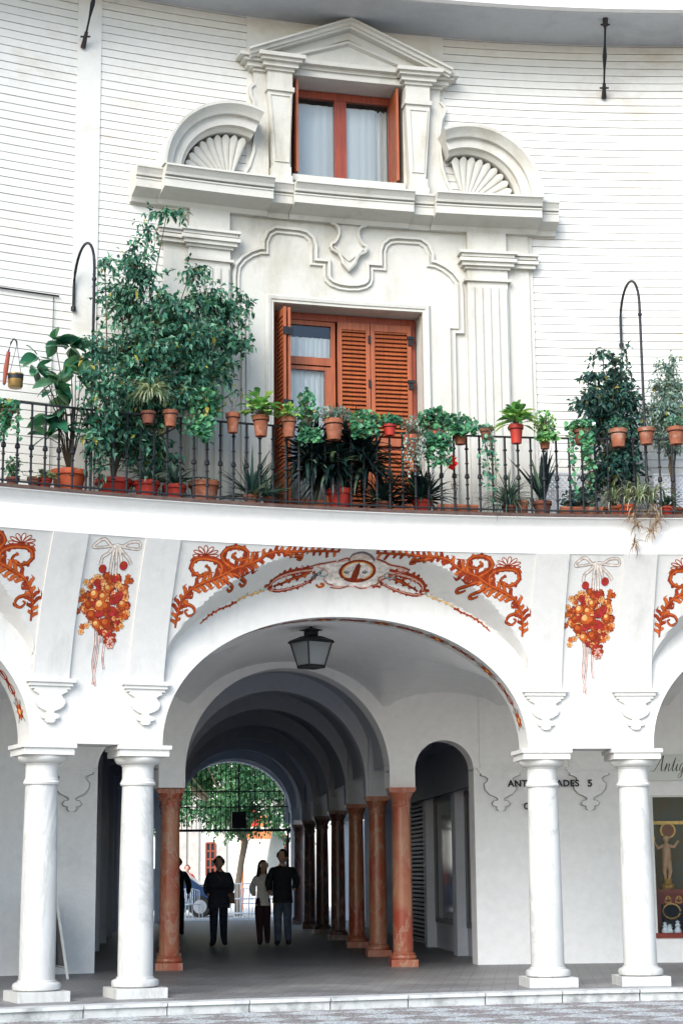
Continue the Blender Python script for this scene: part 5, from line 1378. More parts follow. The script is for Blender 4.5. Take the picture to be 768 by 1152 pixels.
def b_yucca(o, top):
    m = MB()
    for hx, hy, n in ((350, 520, 60), (395, 505, 40), (372, 530, 70), (410, 525, 50)):
        t, z = at(hx, hy, RR + .2); p = P(t, RR + .18, z)
        for _ in range(int(n * 3)): blade(m, p + rv(.05), PR.uniform(0, 2 * pi), PR.uniform(.34, .60), .058, PR.uniform(5, 120), PR.uniform(.2, 1.6), pick((.6, .33, .07)))
    fol(o, m, 'strap'); stemmesh(o, [[top, P(at(hx, hy, RR + .18)[0], RR + .18, at(hx, hy, RR + .18)[1])] for hx, hy in ((350, 520), (395, 505), (372, 530), (410, 525))], .014)
stood(382, 30, 27, 'pot_red', 'red pot with a big dark plant of drooping strap leaves before the door', b_yucca, .2)
stood(430, 24, 14, 'pot_brown', 'low brown pot with dark sword leaves before the closed shutters', b_blades(80, .44, .032, 'strap', (5, 85), (.1, 1.3), w=(.6, .35, .05)), .22)
t, z = at(503, 525, RR + .1); bl = P(t, RR - .10, z)
stood(475, 25, 18, 'pot_red', 'red pot with dark strap leaves and one red flower head', b_blades(80, .46, .04, 'strap', (0, 85), (.1, 1.3), w=(.5, .4, .1), bloom=bl), .2)
def trough(x0, x1, label, build=None, potm='pot'):
    t0_, _ = at(x0, 572, RR + .12); t1_, _ = at(x1, 572, RR + .12); c = P((t0_ + t1_) / 2, RR + .14, ZB + .008)
    o = thing('planter_box', tuple(c), label, 'planter', GP)
    m = MB(); m.arcprofile(t0_, t1_, [(RR + .06, ZB + .008), (RR + .04, ZB + .10), (RR + .035, ZB + .10), (RR + .035, ZB + .125), (RR + .055, ZB + .125), (RR + .065, ZB + .09), (RR + .215, ZB + .09), (RR + .225, ZB + .125), (RR + .245, ZB + .125), (RR + .245, ZB + .10), (RR + .24, ZB + .10), (RR + .22, ZB + .008)])
    m.build('planter', M[potm], o)
    if build: build(o, c + Vector((0, 0, .1)))
    return o
trough(490, 536, 'low terracotta trough with withered reddish stems left of the trailing ivy', b_twigs(12, .42, 'dry', 60))
stood(587, 15, 19, 'pot', 'small bare terracotta pot on the balcony floor right of a grassy tuft', None, .12)
stood(572, 18, 13, 'pot_brown', 'pot with a dense tuft of fine grey green grass', b_blades(150, .46, .010, 'agave', (0, 80), (.8, 2.4), w=(.25, .45, .3)), .14)
stood(609, 23, 20, 'pot_brown', 'round brown pot with upright dark blades and red bracts', b_blades(16, .60, .062, 'strap', (2, 32), (.0, .5), w=(.5, .45, .05)), .18)
trough(628, 676, 'long terracotta trough of dark foliage behind the scalloped curtain of leaves', b_geranium(.2, .22, 110, .03, 'bluefic'))
DK = [(678, 400, 10, 7), (692, 408, 10, 6), (668, 424, 11, 9), (690, 422, 14, 10), (700, 398, 7, 6), (668, 450, 18, 16), (690, 448, 22, 20), (708, 452, 12, 14), (680, 478, 26, 14), (706, 485, 14, 22), (690, 520, 22, 20), (708, 530, 12, 24), (672, 535, 14, 14), (660, 460, 8, 8)]
stood(690, 26, 15, 'pot', 'dark blue green bushy tree in a terracotta pot at the right', b_ficus(DK, RR + .16, 5200, .085, .045, 'bluefic', depth=.22, w=(.45, .45, .10)), .24)
def b_spider_low(o, top):
    m = MB(); out = Vector((XC - top.x, YC - top.y, 0)).normalized()
    for dx in (-.14, 0, .16, .30):
        for _ in range(70): blade(m, top + Vector((dx, 0, .06)) + rv(.03) + out * .05, PR.uniform(0, 2 * pi), PR.uniform(.25, .48), .015, PR.uniform(0, 70), PR.uniform(1.2, 2.6), pick((.2, .4, .4)))
    mm = MB(); st = []
    for dx, L_ in ((.02, .62), (.22, .48), (.30, .35), (.05, .4)):
        p0 = top + Vector((dx, 0, .1)); p1 = p0 + out * .32; e = p1 + Vector((0, 0, -L_)); st.append([p0, p1 + Vector((0, 0, .05)), (p1 + e) / 2, e])
        for _ in range(26): blade(mm, e + rv(.02), PR.uniform(0, 2 * pi), PR.uniform(.10, .22), .011, PR.uniform(0, 130), PR.uniform(.8, 2.4), pick((.3, .4, .3)))
        for _ in range(14): blade(mm, (p1 + e) / 2 + rv(.05), PR.uniform(0, 2 * pi), PR.uniform(.10, .22), .010, PR.uniform(40, 130), PR.uniform(.8, 2.0), pick((.3, .4, .3)))
    fol(o, m, 'spider'); fol(o, mm, 'dry', 'plantlets'); stemmesh(o, st, .004, 'runners')
stood(703, 22, 16, 'pot_orange', 'orange pot with spider plants spilling over the balcony edge', b_spider_low, .15)
RT = [(752, 415, 12, 10), (748, 438, 16, 14), (762, 436, 10, 12), (744, 462, 18, 14), (760, 460, 12, 16), (742, 490, 14, 12), (756, 500, 10, 10), (757, 405, 6, 8)]
stood(757, 24, 15, 'pot', 'slender tree with small grey green leaves at the right edge', b_ficus(RT, RR + .28, 3200, .07, .028, 'grey', depth=.2, w=(.45, .35, .2)), .30)
stood(748, 18, 14, 'pot_red', 'small red pot behind the railing below the feathery hanging pot', b_blades(18, .3, .03, 'agave', (5, 80), (.4, 1.6)), .12)

# white lattice screen on the balcony floor
lat = mat('white_lattice', (.72, .74, .78), rough=.6, var=.08)
o = None
for a, b, lb in ((at(597, 560)[0], at(680, 560)[0], 'white diamond lattice screen on the balcony floor behind the long trough'), (at(728, 560)[0], at(790, 560)[0], 'white diamond lattice screen at the right edge of the balcony')):
    m = MB(); r = RR + .50; h0, h1 = ZB + .01, ZB + .62
    sp = .062; W_ = (b - a) * r; k = int((W_ + (h1 - h0)) / sp)
    for i in range(k + 1):
        for sg in (1, -1):
            s0 = i * sp - (h1 - h0); pts = []
            u0_, u1_ = s0, s0 + (h1 - h0)
            lo, hi_ = max(0, u0_), min(W_, u1_)
            if hi_ <= lo: continue
            z_ = lambda u: (h0 + (u - u0_)) if sg == 1 else (h1 - (u - u0_))
            A_, B_ = P(a + lo / r, r - (.004 if sg == 1 else 0), z_(lo)), P(a + hi_ / r, r - (.004 if sg == 1 else 0), z_(hi_)); d = (B_ - A_).normalized(); nn = Vector((-d.z * cos(a), 0, d.x)).normalized() * .011
            m.add([A_ + nn, B_ + nn, B_ - nn, A_ - nn, A_ + nn + Vector((0, .006, 0)), B_ + nn + Vector((0, .006, 0)), B_ - nn + Vector((0, .006, 0)), A_ - nn + Vector((0, .006, 0))], [(0, 1, 2, 3), (4, 5, 6, 7), (0, 1, 5, 4), (2, 3, 7, 6)])
    m.arcbox(a, b, r - .012, r + .012, h1, h1 + .025); m.arcbox(a, b, r - .012, r + .012, h0 - .005, h0 + .015)
    own(m, 'lattice_screen', lat, lb, 'lattice screen')

# ================================================================= HOOKS, RODS, HANGING BUCKET
def crook(x0, label, tw, zt, ze):
    t, _ = at(*x0, RR); o = MB(); pts = [P(t, RR, ZB + .02), P(t, RR, ZB + 1.2), P(t, RR, zt - .5)]
    n = 14
    for i in range(n + 1):
        a = pi * i / n; pts.append(P(t + (tw - t) * (.5 - .5 * cos(a)), RR + (RW - .03 - RR) * (.5 - .5 * cos(a)), zt - .42 + .42 * sin(a)))
    pts.append(P(tw, RW - .03, ze)); 
    th_ = thing('iron_hook', tuple(P(t, RR, ZB)), label, 'iron hook', 'iron hooks arching over the balcony')
    o.tube(pts, .017, 8); o.build('hook_rod', M['iron'], th_, smooth=True)
    q = MB(); q.lathe([(.001, -.03), (.03, -.02), (.03, .03), (.001, .04)], P(tw, RW - .03, ze), n=10, cap=False); q.lathe([(.021, -.02), (.026, -.01), (.026, .01), (.021, .02)], P(t, RR, zt - .55), n=10); q.build('hook_fitting', M['iron'], th_)
crook((107, 275), 'tall dark iron hook curving back to the wall behind the big tree', -.4392, 8.62, 7.95)
crook((722, 420), 'tall grey iron hook curving back to the wall above the empty pot', -.0610, 8.66, 7.95)
for (ta, ra, tb_, zb2, lb) in ((-.4352, 17.95, -.4362, 11.34, 'rusty iron tie rod hanging from the eave at the top left'), (at(680.5, 22, 17.85)[0], 17.85, -.0663, 11.384, 'rusty iron tie rod hanging from the eave at the top right')):
    A_ = P(ta, ra, 12.13); B_ = P(tb_, RW - .04, zb2); m = MB(); pts = [A_ + (B_ - A_) * i / 12 for i in range(13)]
    o = thing('tie_rod', tuple(A_), lb, 'iron rod', 'iron rods under the eave')
    m.tube(pts, [.014, .022, .014, .013, .013, .022, .03, .022, .014, .013, .013, .016, .02], 8); m.build('rod', M['iron'], o, smooth=True)
    m = MB(); d = (B_ - A_).normalized(); m.tube([A_, A_ + d * .12], .035, 8); m.tube([A_ + d * .10 + Vector((-.06, 0, 0)), A_ + d * .10 + Vector((.06, 0, 0))], .012, 6); m.build('bracket', M['rust'], o)
    m = MB(); m.tube([B_ - d * .16, B_ + d * .04], [.022, .034], 8); m.tube([B_ - d * .1 + Vector((-.06, 0, 0)), B_ - d * .1 + Vector((.06, 0, 0))], .012, 6); m.build('bracket', M['rust'], o)
t, z = at(7, 428, RR - .1)
o = thing('hanging_bucket', tuple(P(t, RR - .1, z)), 'small brass bucket hanging on a chain from a wooden stave at the left end', 'hanging bucket')
def B2(x, y): tt, zz = at(x, y, RR - .06); return P(tt, RR - .06, zz)
m = MB(); m.tube([B2(5, 432), B2(7, 415), B2(10, 396)], [.018, .028, .022], 8); m.build('wooden_stave', M['wood_red'], o, smooth=True)
m = MB(); m.tube([B2(5, 433), B2(7, 414), B2(10, 395), B2(13, 385), B2(16, 381), B2(19, 384), B2(19.5, 388)], .010, 6); m.build('hook_rod', M['iron'], o, smooth=True)
m = MB()
for dx in (-6.5, 6.5): m.tube([B2(19.5, 387), B2(17.5 + dx, 421)], .003, 4)
m.build('chain', M['iron'], o)
c = B2(17.5, 437); m = MB(); m.lathe([(.001, 0), (.07, .005), (.082, .02), (.085, .15), (.09, .152), (.09, .165), (.078, .165), (.075, .03), (.001, .02)], c, n=24, cap=False); bk = m.build('bucket', M['brass'], o, smooth=True)
m = MB(); m.lathe([(.086, .10), (.0865, .10), (.0865, .150), (.086, .150)], c, n=24, cap=False); m.build('bucket_band', M['iron'], bk)
# ================================================================= LANTERN, SIGNBOARD
LN = thing('hanging_lantern', (-.40, 22.6, 4.42), 'black iron lantern with frosted glass hanging under the middle of the main arch', 'lantern')
c = Vector((-.40, 22.6, 0)); R4 = Matrix.Rotation(radians(38), 3, 'Z')
def sq(m, prof, M_=R4, mi=0, cc=c):
    vs = []; 
    for r, z in prof: vs += [cc + M_ @ Vector((sx * r, sy * r, 0)) + Vector((0, 0, z)) for sx, sy in ((-1, -1), (1, -1), (1, 1), (-1, 1))]
    k = len(prof); m.add(vs, [(4 * i + j, 4 * i + (j + 1) % 4, 4 * i + 4 + (j + 1) % 4, 4 * i + 4 + j) for i in range(k - 1) for j in range(4)] + [(0, 1, 2, 3), tuple(4 * (k - 1) + j for j in range(4))], mi)
m = MB(); sq(m, [(.205, 4.215), (.215, 4.205), (.20, 4.24), (.095, 4.295), (.06, 4.30)]); sq(m, [(.065, 4.29), (.065, 4.36)]); sq(m, [(.105, 4.365), (.105, 4.375), (.03, 4.40)]); m.build('lantern_roof', M['iron'], LN)
m = MB()
for sx, sy in ((-1, -1), (1, -1), (1, 1), (-1, 1)): m.tube([c + R4 @ Vector((sx * .118, sy * .118, 3.90)), c + R4 @ Vector((sx * .188, sy * .188, 4.21))], .011, 5)
sq(m, [(.125, 3.885), (.13, 3.90), (.125, 3.925), (.118, 3.925)]); m.build('lantern_frame', M['iron'], LN)
fg = mat('frosted_glass', (.35, .38, .40), rough=.5, var=.05, trans=.35)
m = MB(); sq(m, [(.113, 3.93), (.180, 4.208)]); m.build('lantern_glass', fg, LN)
m = MB(); m.tube([c + Vector((0, 0, 4.39)), c + Vector((0, 0, 4.47))], .009, 6); m.lathe([(.012, 4.40), (.02, 4.41), (.012, 4.42)], c, n=10); m.tube([c + Vector((.02 * cos(i * .7), 0, 4.445 + .022 * sin(i * .7))) for i in range(10)], .005, 5); m.build('lantern_hook', M['iron'], LN)

SB = thing('sandwich_board', (-3.62, 24.6, 0), 'grey framed sandwich board standing edge on behind the left pair of columns', 'sandwich board')
whitep = mat('white_frame', (.62, .63, .62), rough=.5, var=.1); boardg = mat('grey_board', (.16, .17, .18), rough=.6, var=.3, scale=5)
A_ = Vector((-4.02, 25.35, 0)); B_ = Vector((-3.66, 24.35, 0)); up = Vector((-.20, .10, 0)) 
def panel(a, b, ta, tb_, nm):
    nn = (b - a).cross(ta - a).normalized() * .012
    def L_(u, v): 
        p = a + (b - a) * u; q = ta + (tb_ - ta) * u; return p + (q - p) * v
    fr = MB()
    for (u0_, v0_), (u1_, v1_) in (((0, 0), (0, 1)), ((1, 0), (1, 1)), ((0, 1), (1, 1)), ((0, .13), (1, .13))): fr.tube([L_(u0_, v0_), L_(u1_, v1_)], .018, 4)
    fr.build('board_frame', whitep, SB)
    q = [L_(0, .13), L_(1, .13), L_(1, 1), L_(0, 1)]; bd = MB(); bd.add([p + nn * .6 for p in q] + [p - nn * .6 for p in q], [(0, 1, 2, 3), (4, 7, 6, 5), (0, 4, 5, 1), (1, 5, 6, 2), (2, 6, 7, 3), (3, 7, 4, 0)]); bd.build('board_panel', boardg, SB)
ta = Vector((-4.20, 25.25, 1.12)); tb2 = Vector((-3.86, 24.42, 1.12))
panel(A_, B_, ta, tb2, 'front'); panel(A_ + Vector((-.42, -.14, 0)), B_ + Vector((-.42, -.14, 0)), ta + Vector((-.03, 0, 0)), tb2 + Vector((-.03, 0, 0)), 'back')

# ================================================================= PEOPLE
SKIN = mat('skin', (.60, .36, .26), rough=.6, var=.1); HAIR = mat('dark_hair', (.025, .016, .012), rough=.6, var=.3, scale=60); HAIRG = mat('grey_hair', (.16, .15, .14), rough=.7, var=.3, scale=60)
NAVY = mat('navy_jacket', (.035, .042, .06), rough=.8, var=.3, scale=12, bump=.9); BLK = mat('black_coat', (.022, .024, .03), rough=.8, var=.3, scale=12, bump=.9); WHT = mat('cream_knit', (.82, .80, .76), rough=.9, var=.15, scale=30, bump=.6)
JEAN = mat('blue_jeans', (.09, .12, .18), rough=.85, var=.3, scale=14); JEAND = mat('dark_jeans', (.022, .030, .05), rough=.85, var=.3, scale=14); WINE = mat('dark_trousers', (.045, .02, .028), rough=.85, var=.3); SHOE = mat('dark_shoes', (.015, .013, .012), rough=.5); LEA = mat('brown_leather', (.14, .06, .03), rough=.5)
def skinned(name, verts, edges, radii, root, mats, classify=None, sub=2):
    me = bpy.data.meshes.new(name); me.from_pydata(verts, edges, []); ob = bpy.data.objects.new(name, me); COL.objects.link(ob)
    sk = ob.modifiers.new('skin', 'SKIN'); sk.use_smooth_shade = True; sk.branch_smoothing = .6
    lay = me.skin_vertices[0]
    for i, r in enumerate(radii): lay.data[i].radius = (r, r) if not isinstance(r, tuple) else r; lay.data[i].use_root = (i == root)
    ss = ob.modifiers.new('sub', 'SUBSURF'); ss.levels = sub; ss.render_levels = sub
    bpy.context.view_layer.update(); dg = bpy.context.evaluated_depsgraph_get(); m2 = bpy.data.meshes.new_from_object(ob.evaluated_get(dg)); bpy.data.objects.remove(ob); bpy.data.meshes.remove(me)
    m2.name = name; m2.materials.clear()
    for x in mats: m2.materials.append(x)
    for p in m2.polygons:
        p.use_smooth = True
        if classify: p.material_index = classify(p.center)
    o = bpy.data.objects.new(name, m2); COL.objects.link(o); return o
def head_mesh(hc, s, face=-1, turn=0):
    """head with brow, nose, chin and ears; hc = head centre, faces -Y"""
    m = MB(); n = 20; k = 16; R3 = Matrix.Rotation(turn, 3, 'Z'); vs = []
    for j in range(k + 1):
        v = pi * j / k
        for i in range(n):
            u = 2 * pi * i / n; x = sin(v) * cos(u); y = sin(v) * sin(u); z = cos(v)
            X = .077 * x; Y = .096 * y; Z = .118 * z
            if z < -.1: X *= 1 + .32 * z; Y *= 1 + .10 * z
            if y < -.2:
                f_ = max(0, 1 - (abs(x) / .22)**2)
                Y -= .022 * f_ * max(0, 1 - abs((z + .12) / .25))            # nose
                Y += .010 * max(0, 1 - abs((z - .10) / .14)) * max(0, 1 - abs((abs(x) - .38) / .22))   # eye sockets
                Y -= .008 * f_ * max(0, 1 - abs((z + .52) / .10)); Y -= .012 * f_ * max(0, 1 - abs((z + .80) / .16))
            vs.append(R3 @ Vector((X * s, Y * s, Z * s)) + hc)
    m.add(vs, [(j * n + i, j * n + (i + 1) % n, (j + 1) * n + (i + 1) % n, (j + 1) * n + i) for j in range(k) for i in range(n)])
    for sg in (-1, 1): m.lathe([(.001, -.03 * s), (.014 * s, -.015 * s), (.018 * s, .012 * s), (.001, .03 * s)], hc + R3 @ Vector((sg * .078 * s, .01 * s, -.005)), n=8, cap=False)
    return m
def hand_parts(w, d, side):
    """finger chains from the wrist w along direction d"""
    out = []; s = Vector((-d.z, 0, d.x)).normalized() if abs(d.x) + abs(d.z) > .1 else Vector((1, 0, 0)); f_ = Vector((0, -1, 0))
    palm = w + d * .085
    for i, L_ in enumerate((.068, .078, .074, .060)):
        b0 = palm + f_ * (.028 - .018 * i) ; out.append([b0, b0 + d * L_ * .5, b0 + d * L_ * .85 + Vector((-side * .012, 0, 0)), b0 + d * L_ + Vector((-side * .024, 0, 0))])
    out.append([w + d * .03 + f_ * .02, w + d * .055 + f_ * .05, w + d * .085 + f_ * .06, w + d * .11 + f_ * .055])
    return out
def person(x, y, H, face, pose, mats_, label, hairlen=0, bag=None, turn=0, build=1.0, hat=None):
    o = thing('person', (x, y, 0), label, 'person'); s = H / 1.75; R3 = Matrix.Rotation(face, 3, 'Z'); b = build
    def W(p): q = R3 @ Vector(p); return Vector((x, y, 0)) + q * s
    J = dict(pelvis=(0, 0, .93), belly=(0, -.01, 1.08), chest=(0, 0, 1.30), neck=(0, .01, 1.45), head=(0, -.005, 1.53))
    for sd_, sg in (('l', -1), ('r', 1)):
        J['hip' + sd_] = (sg * .09, 0, .90); J['sh' + sd_] = (sg * .170 * b, .01, 1.37)
    J.update(pose)
    names = ['pelvis', 'belly', 'chest', 'neck', 'head', 'hipl', 'kneel', 'ankl', 'toel', 'hipr', 'kneer', 'ankr', 'toer', 'shl', 'ell', 'wrl', 'shr', 'elr', 'wrr']
    ed = [(0, 1), (1, 2), (2, 3), (3, 4), (0, 5), (5, 6), (6, 7), (7, 8), (0, 9), (9, 10), (10, 11), (11, 12), (2, 13), (13, 14), (14, 15), (2, 16), (16, 17), (17, 18)]
    rad = [.125 * b, .12 * b, .13 * b, .06, .055, .115, .088, .066, .048, .115, .088, .066, .048, .055, .042, .030, .055, .042, .030]
    V = [tuple(W(J[n_])) for n_ in names]; rad = [r * s for r in rad]
    zs = W((0, 0, .085)).z; zh = W((0, 0, .97)).z; zn = W((0, 0, 1.43)).z
    wl, wr = Vector(V[15]), Vector(V[18])
    def cls(c):
        if (c - wl).length < .045 * s or (c - wr).length < .045 * s: return 2
        if c.z < zs: return 1
        if c.z < zh: return 0
        return 2 if c.z > zn else 3
    body = skinned('body', V, ed, rad, 0, [mats_['legs'], SHOE, SKIN, mats_['top']], cls)
    # jacket
    Vj = [V[i] for i in (0, 1, 2, 3, 13, 14, 15, 16, 17, 18)]
    jl = Vector(Vj[0]) - Vector((0, 0, .10 * s)); Vj.append(tuple(jl))
    wl2 = Vector(V[15]) + (Vector(V[14]) - Vector(V[15])) * .1; wr2 = Vector(V[18]) + (Vector(V[17]) - Vector(V[18])) * .1; Vj[6] = tuple(wl2); Vj[9] = tuple(wr2); Vj[3] = tuple(Vector(V[3]) - Vector((0, 0, .03 * s)))
    jr = [.170 * b, .178 * b, .160 * b, .112, .078, .074, .056, .078, .074, .056, .168 * b]
    jk = skinned('jacket', Vj, [(0, 1), (1, 2), (2, 3), (2, 4), (4, 5), (5, 6), (2, 7), (7, 8), (8, 9), (0, 10)], [(r * s, r * s * (.78 if i in (0, 1, 2, 10) else 1)) for i, r in enumerate(jr)], 0, [mats_['top']])
    for q in (body, jk):
        q.parent = o; q.matrix_parent_inverse = Matrix.Translation(-Vector(o.location))
    hc = W((J['head'][0], J['head'][1] - .01, J['head'][2] + .055)); s0_ = s; s = s * 1.12; m = head_mesh(hc, s, turn=face + turn)
    hd = m.build('head', SKIN, o, smooth=True, angle=180)
    m = MB(); m.lathe([(.060 * s, -.02), (.105 * s, .0), (.100 * s, .04 * s), (.085 * s, .075 * s), (.068 * s, .07 * s), (.062 * s, .0)], W((J['neck'][0], J['neck'][1], J['neck'][2] - .03)), n=16, cap=False); m.build('collar', mats_['top'], o, smooth=True)
    # hair cap
    m = MB(); R4_ = Matrix.Rotation(face + turn, 3, 'Z'); n = 20; k = 10; vs = []
    for j in range(k + 1):
        v = pi * (.60 if hairlen == 0 else .62) * j / k
        for i in range(n):
            u = 2 * pi * i / n; X = .090 * sin(v) * cos(u) * (1 + .05 * sin(7 * u + 3 * v)); Y = .107 * sin(v) * sin(u) + .012; Z = .130 * cos(v) + .004 * sin(5 * u)
            if sin(u) < -.25 and v > .9: Y = max(Y, -.02); Z = max(Z, .055)
            vs.append(hc + R4_ @ Vector((X * s, Y * s, Z * s + .004)))
    m.add(vs, [(j * n + i, j * n + (i + 1) % n, (j + 1) * n + (i + 1) % n, (j + 1) * n + i) for j in range(k) for i in range(n)])
    if hairlen:
        for i in range(16):
            a = pi * (i / 15) * 1.1 - .15; p0 = hc + R4_ @ Vector((.078 * cos(a) * s, (.06 * sin(a) + .02) * s, -.0)); pts = [p0 + Vector((0, 0, .05 * s)), p0, p0 + R4_ @ Vector((.012 * cos(a), .02, -hairlen * .5)), p0 + R4_ @ Vector((-.01 * cos(a), .01, -hairlen))]; m.tube(pts, [.02 * s, .026 * s, .028 * s, .010 * s], 6)
    m.build('hair', mats_.get('hair', HAIR), hd, smooth=True, angle=180)
    s = s0_
    # hands
    for w_, e_, sg in ((V[15], V[14], -1), (V[18], V[17], 1)):
        if pose.get('pockets') and sg in pose['pockets']: continue
        w__ = Vector(w_); d = (w__ - Vector(e_)).normalized(); vv = [tuple(w__), tuple(w__ + d * .04 * s), tuple(w__ + d * .085 * s)]; ee = [(0, 1), (1, 2)]; rr = [.026 * s, .034 * s, .032 * s]
        for ch in hand_parts(w__, d, sg):
            b0 = len(vv); vv += [tuple(p) for p in ch]; ee += [(1 if ch is None else 2, b0), (b0, b0 + 1), (b0 + 1, b0 + 2), (b0 + 2, b0 + 3)]; rr += [.011 * s, .010 * s, .009 * s, .007 * s]
        h = skinned('hand', vv, ee, rr, 0, [SKIN], sub=1); h.parent = o; h.matrix_parent_inverse = Matrix.Translation(-Vector(o.location))
    if bag:
        m = MB(); bc = W(bag); rot = Matrix.Rotation(face, 3, 'Z'); m.box(bc, (.10, .20, .20), rot, taper=.85); bo = tag(m.build('shoulder_bag', LEA), 'brown leather shoulder bag at the hip of the person in the navy jacket', 'bag')
        m = MB(); m.tube([bc + Vector((0, 0, .09)), W((.14, -.12, 1.15)), W((0, -.13, 1.32)), W((-.12, -.06, 1.46)), W((-.13, .08, 1.40)), W((.05, .14, 1.15)), bc + Vector((0, .05, .09))], .010, 5); m.build('bag_strap', LEA, bo)
    return o
def F2(x, y): v = ray(x, y); t = -CH / v[2]; return v[0] * t, v[1] * t
x, y = F2(246, 1065)
person(x, y, 1.68, .05, dict(kneel=(-.095, -.08, .50), ankl=(-.10, .0, .09), toel=(-.14, -.14, .035), kneer=(.09, .02, .50), ankr=(.10, .14, .13), toer=(.13, .0, .04), shl=(-.19, 0, 1.38), shr=(.19, 0, 1.38), ell=(-.25, .04, 1.12), wrl=(-.20, -.14, .97), elr=(.25, .04, 1.12), wrr=(.20, -.14, .96), pockets=(-1, 1)), dict(legs=JEAND, top=NAVY, hair=HAIRG), 'person in a puffy navy jacket and dark jeans walking alone with a bag', build=1.30, bag=(.26, -.10, .92))
x, y = F2(296, 1063)
person(x, y, 1.60, .0, dict(kneel=(-.075, -.10, .49), ankl=(-.06, -.10, .09), toel=(-.065, -.23, .035), kneer=(.07, .0, .50), ankr=(.085, .12, .12), toer=(.09, .0, .04), shl=(-.155, .01, 1.38), shr=(.155, .01, 1.38), ell=(-.235, .03, 1.13), wrl=(-.17, -.13, 1.00), elr=(.22, .03, 1.13), wrr=(.16, -.13, 1.00), pockets=(-1, 1)), dict(legs=WINE, top=WHT, hair=HAIR), 'person with long dark hair in a cream knitted jacket walking in the middle', hairlen=.30, turn=.7, build=.88)
x, y = F2(318, 1063.5)
person(x, y, 1.80, -.05, dict(kneel=(-.085, -.04, .50), ankl=(-.09, .0, .09), toel=(-.10, -.14, .035), kneer=(.085, -.03, .50), ankr=(.10, .04, .10), toer=(.12, -.10, .035), ell=(-.27, .04, 1.12), wrl=(-.22, -.12, .95), elr=(.255, .03, 1.14), wrr=(.22, -.15, .98), pockets=(-1, 1)), dict(legs=JEAN, top=BLK, hair=HAIR), 'tall person in a black coat and blue jeans at the right of the group', build=1.12, turn=-.3)
x, y = F2(203, 1052)
person(x - .08, y, 1.72, .1, dict(kneel=(-.085, -.04, .50), ankl=(-.09, .0, .09), toel=(-.10, -.14, .035), kneer=(.085, -.03, .50), ankr=(.10, .04, .10), toer=(.12, -.10, .035), ell=(-.27, .04, 1.12), wrl=(-.23, .02, .88), elr=(.27, .04, 1.12), wrr=(.25, .02, .88)), dict(legs=JEAND, top=NAVY, hair=HAIR), 'person in dark clothes half hidden behind the left red column')

# ================================================================= STREET BEYOND THE PASSAGE
# iron grille in the end arch
GR = thing('iron_grille', tuple(Q(U_END + .3, WM, 2.5)), 'black iron grille filling the top of the far arch', 'grille')
gu = U_END + .35; gz = 2.50
m = MB()
def qt(a, b, r=.012, n=4): m.tube([a, b], r, n)
for i in range(25):
    w_ = WM - 1.71 + 3.42 * (i + .5) / 25; x_ = abs(w_ - WM) / 1.71; top = 2.70 + 1.71 * sqrt(max(0, 1 - x_ * x_)); qt(Q(gu, w_, gz), Q(gu, w_, top), .010)
m.build('grille_bars', M['iron'], GR)
m = MB(); m.tube([Q(gu, WM - 1.70, gz), Q(gu, WM + 1.70, gz)], .035, 4)
for z_, hw_ in ((3.15, 1.64), (3.58, 1.45)): m.tube([Q(gu, WM - hw_, z_), Q(gu, WM + hw_, z_)], .016, 4)
m.build('grille_rails', M['iron'], GR)
m = MB(); qbox(m, gu - .5, gu - .1, WM + .02, WM + .42, 2.55, 3.0); qbox(m, gu - .32, gu - .28, WM + .2, WM + .24, 3.0, 4.3); own(m, 'passage_lamp', M['iron'], 'dark box lamp hanging before the grille of the far arch', 'lamp')
m = MB()
for w_ in (WM - 1.66, WM + 1.62):
    m.tube([Q(gu, w_, 0), Q(gu, w_, 2.5)], .03, 6)
    for i in range(8): m.tube([Q(gu + .12 + i * .12, w_, .1), Q(gu + .12 + i * .12, w_, 2.35)], .01, 4)
    for z_ in (.15, 1.2, 2.3): m.tube([Q(gu, w_, z_), Q(gu + 1.05, w_, z_)], .02, 4)
m.build('open_gate', M['iron'], GR)
# tree
TT = Q(31.0, .0, 0); vx = ray(268, 1000); tY = 58.5; TT = Vector((vx[0] / vx[1] * tY, tY, -.02))
TR = thing('street_tree', tuple(TT), 'leafy orange tree with a pale bent trunk beyond the far arch', 'tree')
LM['tree'] = [leafmat('tree_leaf_dark', (.018, .065, .03), tr=.3), leafmat('tree_leaf', (.06, .19, .09), tr=.4), leafmat('tree_leaf_light', (.18, .38, .20), tr=.45)]
m = MB(); m.tube([TT, TT + Vector((-.02, 0, .9)), TT + Vector((.10, 0, 1.7)), TT + Vector((.22, 0, 2.3)), TT + Vector((.05, 0, 2.9))], [.14, .11, .10, .11, .10], 10)
for i in range(14):
    a = i * 2.4; e = TT + Vector((2.2 * cos(a), 1.6 * sin(a), 3.6 + 1.3 * ((i * 7) % 5) / 4)); m.tube([TT + Vector((.12, 0, 2.4)), TT + Vector((.5 * cos(a), .4 * sin(a), 3.1)), e], [.08, .05, .015], 6)
m.build('trunk', mat('pale_bark', (.22, .17, .12), rough=.9, var=.3, scale=8), TR, smooth=True)
m = MB(); cl = []
for i in range(40):
    a = PR.uniform(0, 2 * pi); rr = PR.random()**.5; cl.append((TT.x + 2.7 * rr * cos(a), TT.y + 2.0 * rr * sin(a), 2.95 + 2.6 * PR.random() - .2 * rr, .8, .7, .6))
clumps_leaves(m, cl, 17000, .16, .085, (.45, .4, .15), False); m.build('crown', LM['tree'], TR, smooth='leaf')
TT2 = TT + Vector((5.5, 6, 0)); T2 = thing('street_tree', tuple(TT2), 'second leafy tree seen between the dark columns on the right', 'tree'); m = MB(); m.tube([TT2, TT2 + Vector((0, 0, 3))], [.15, .1], 8); m.build('trunk', M['bark'], T2)
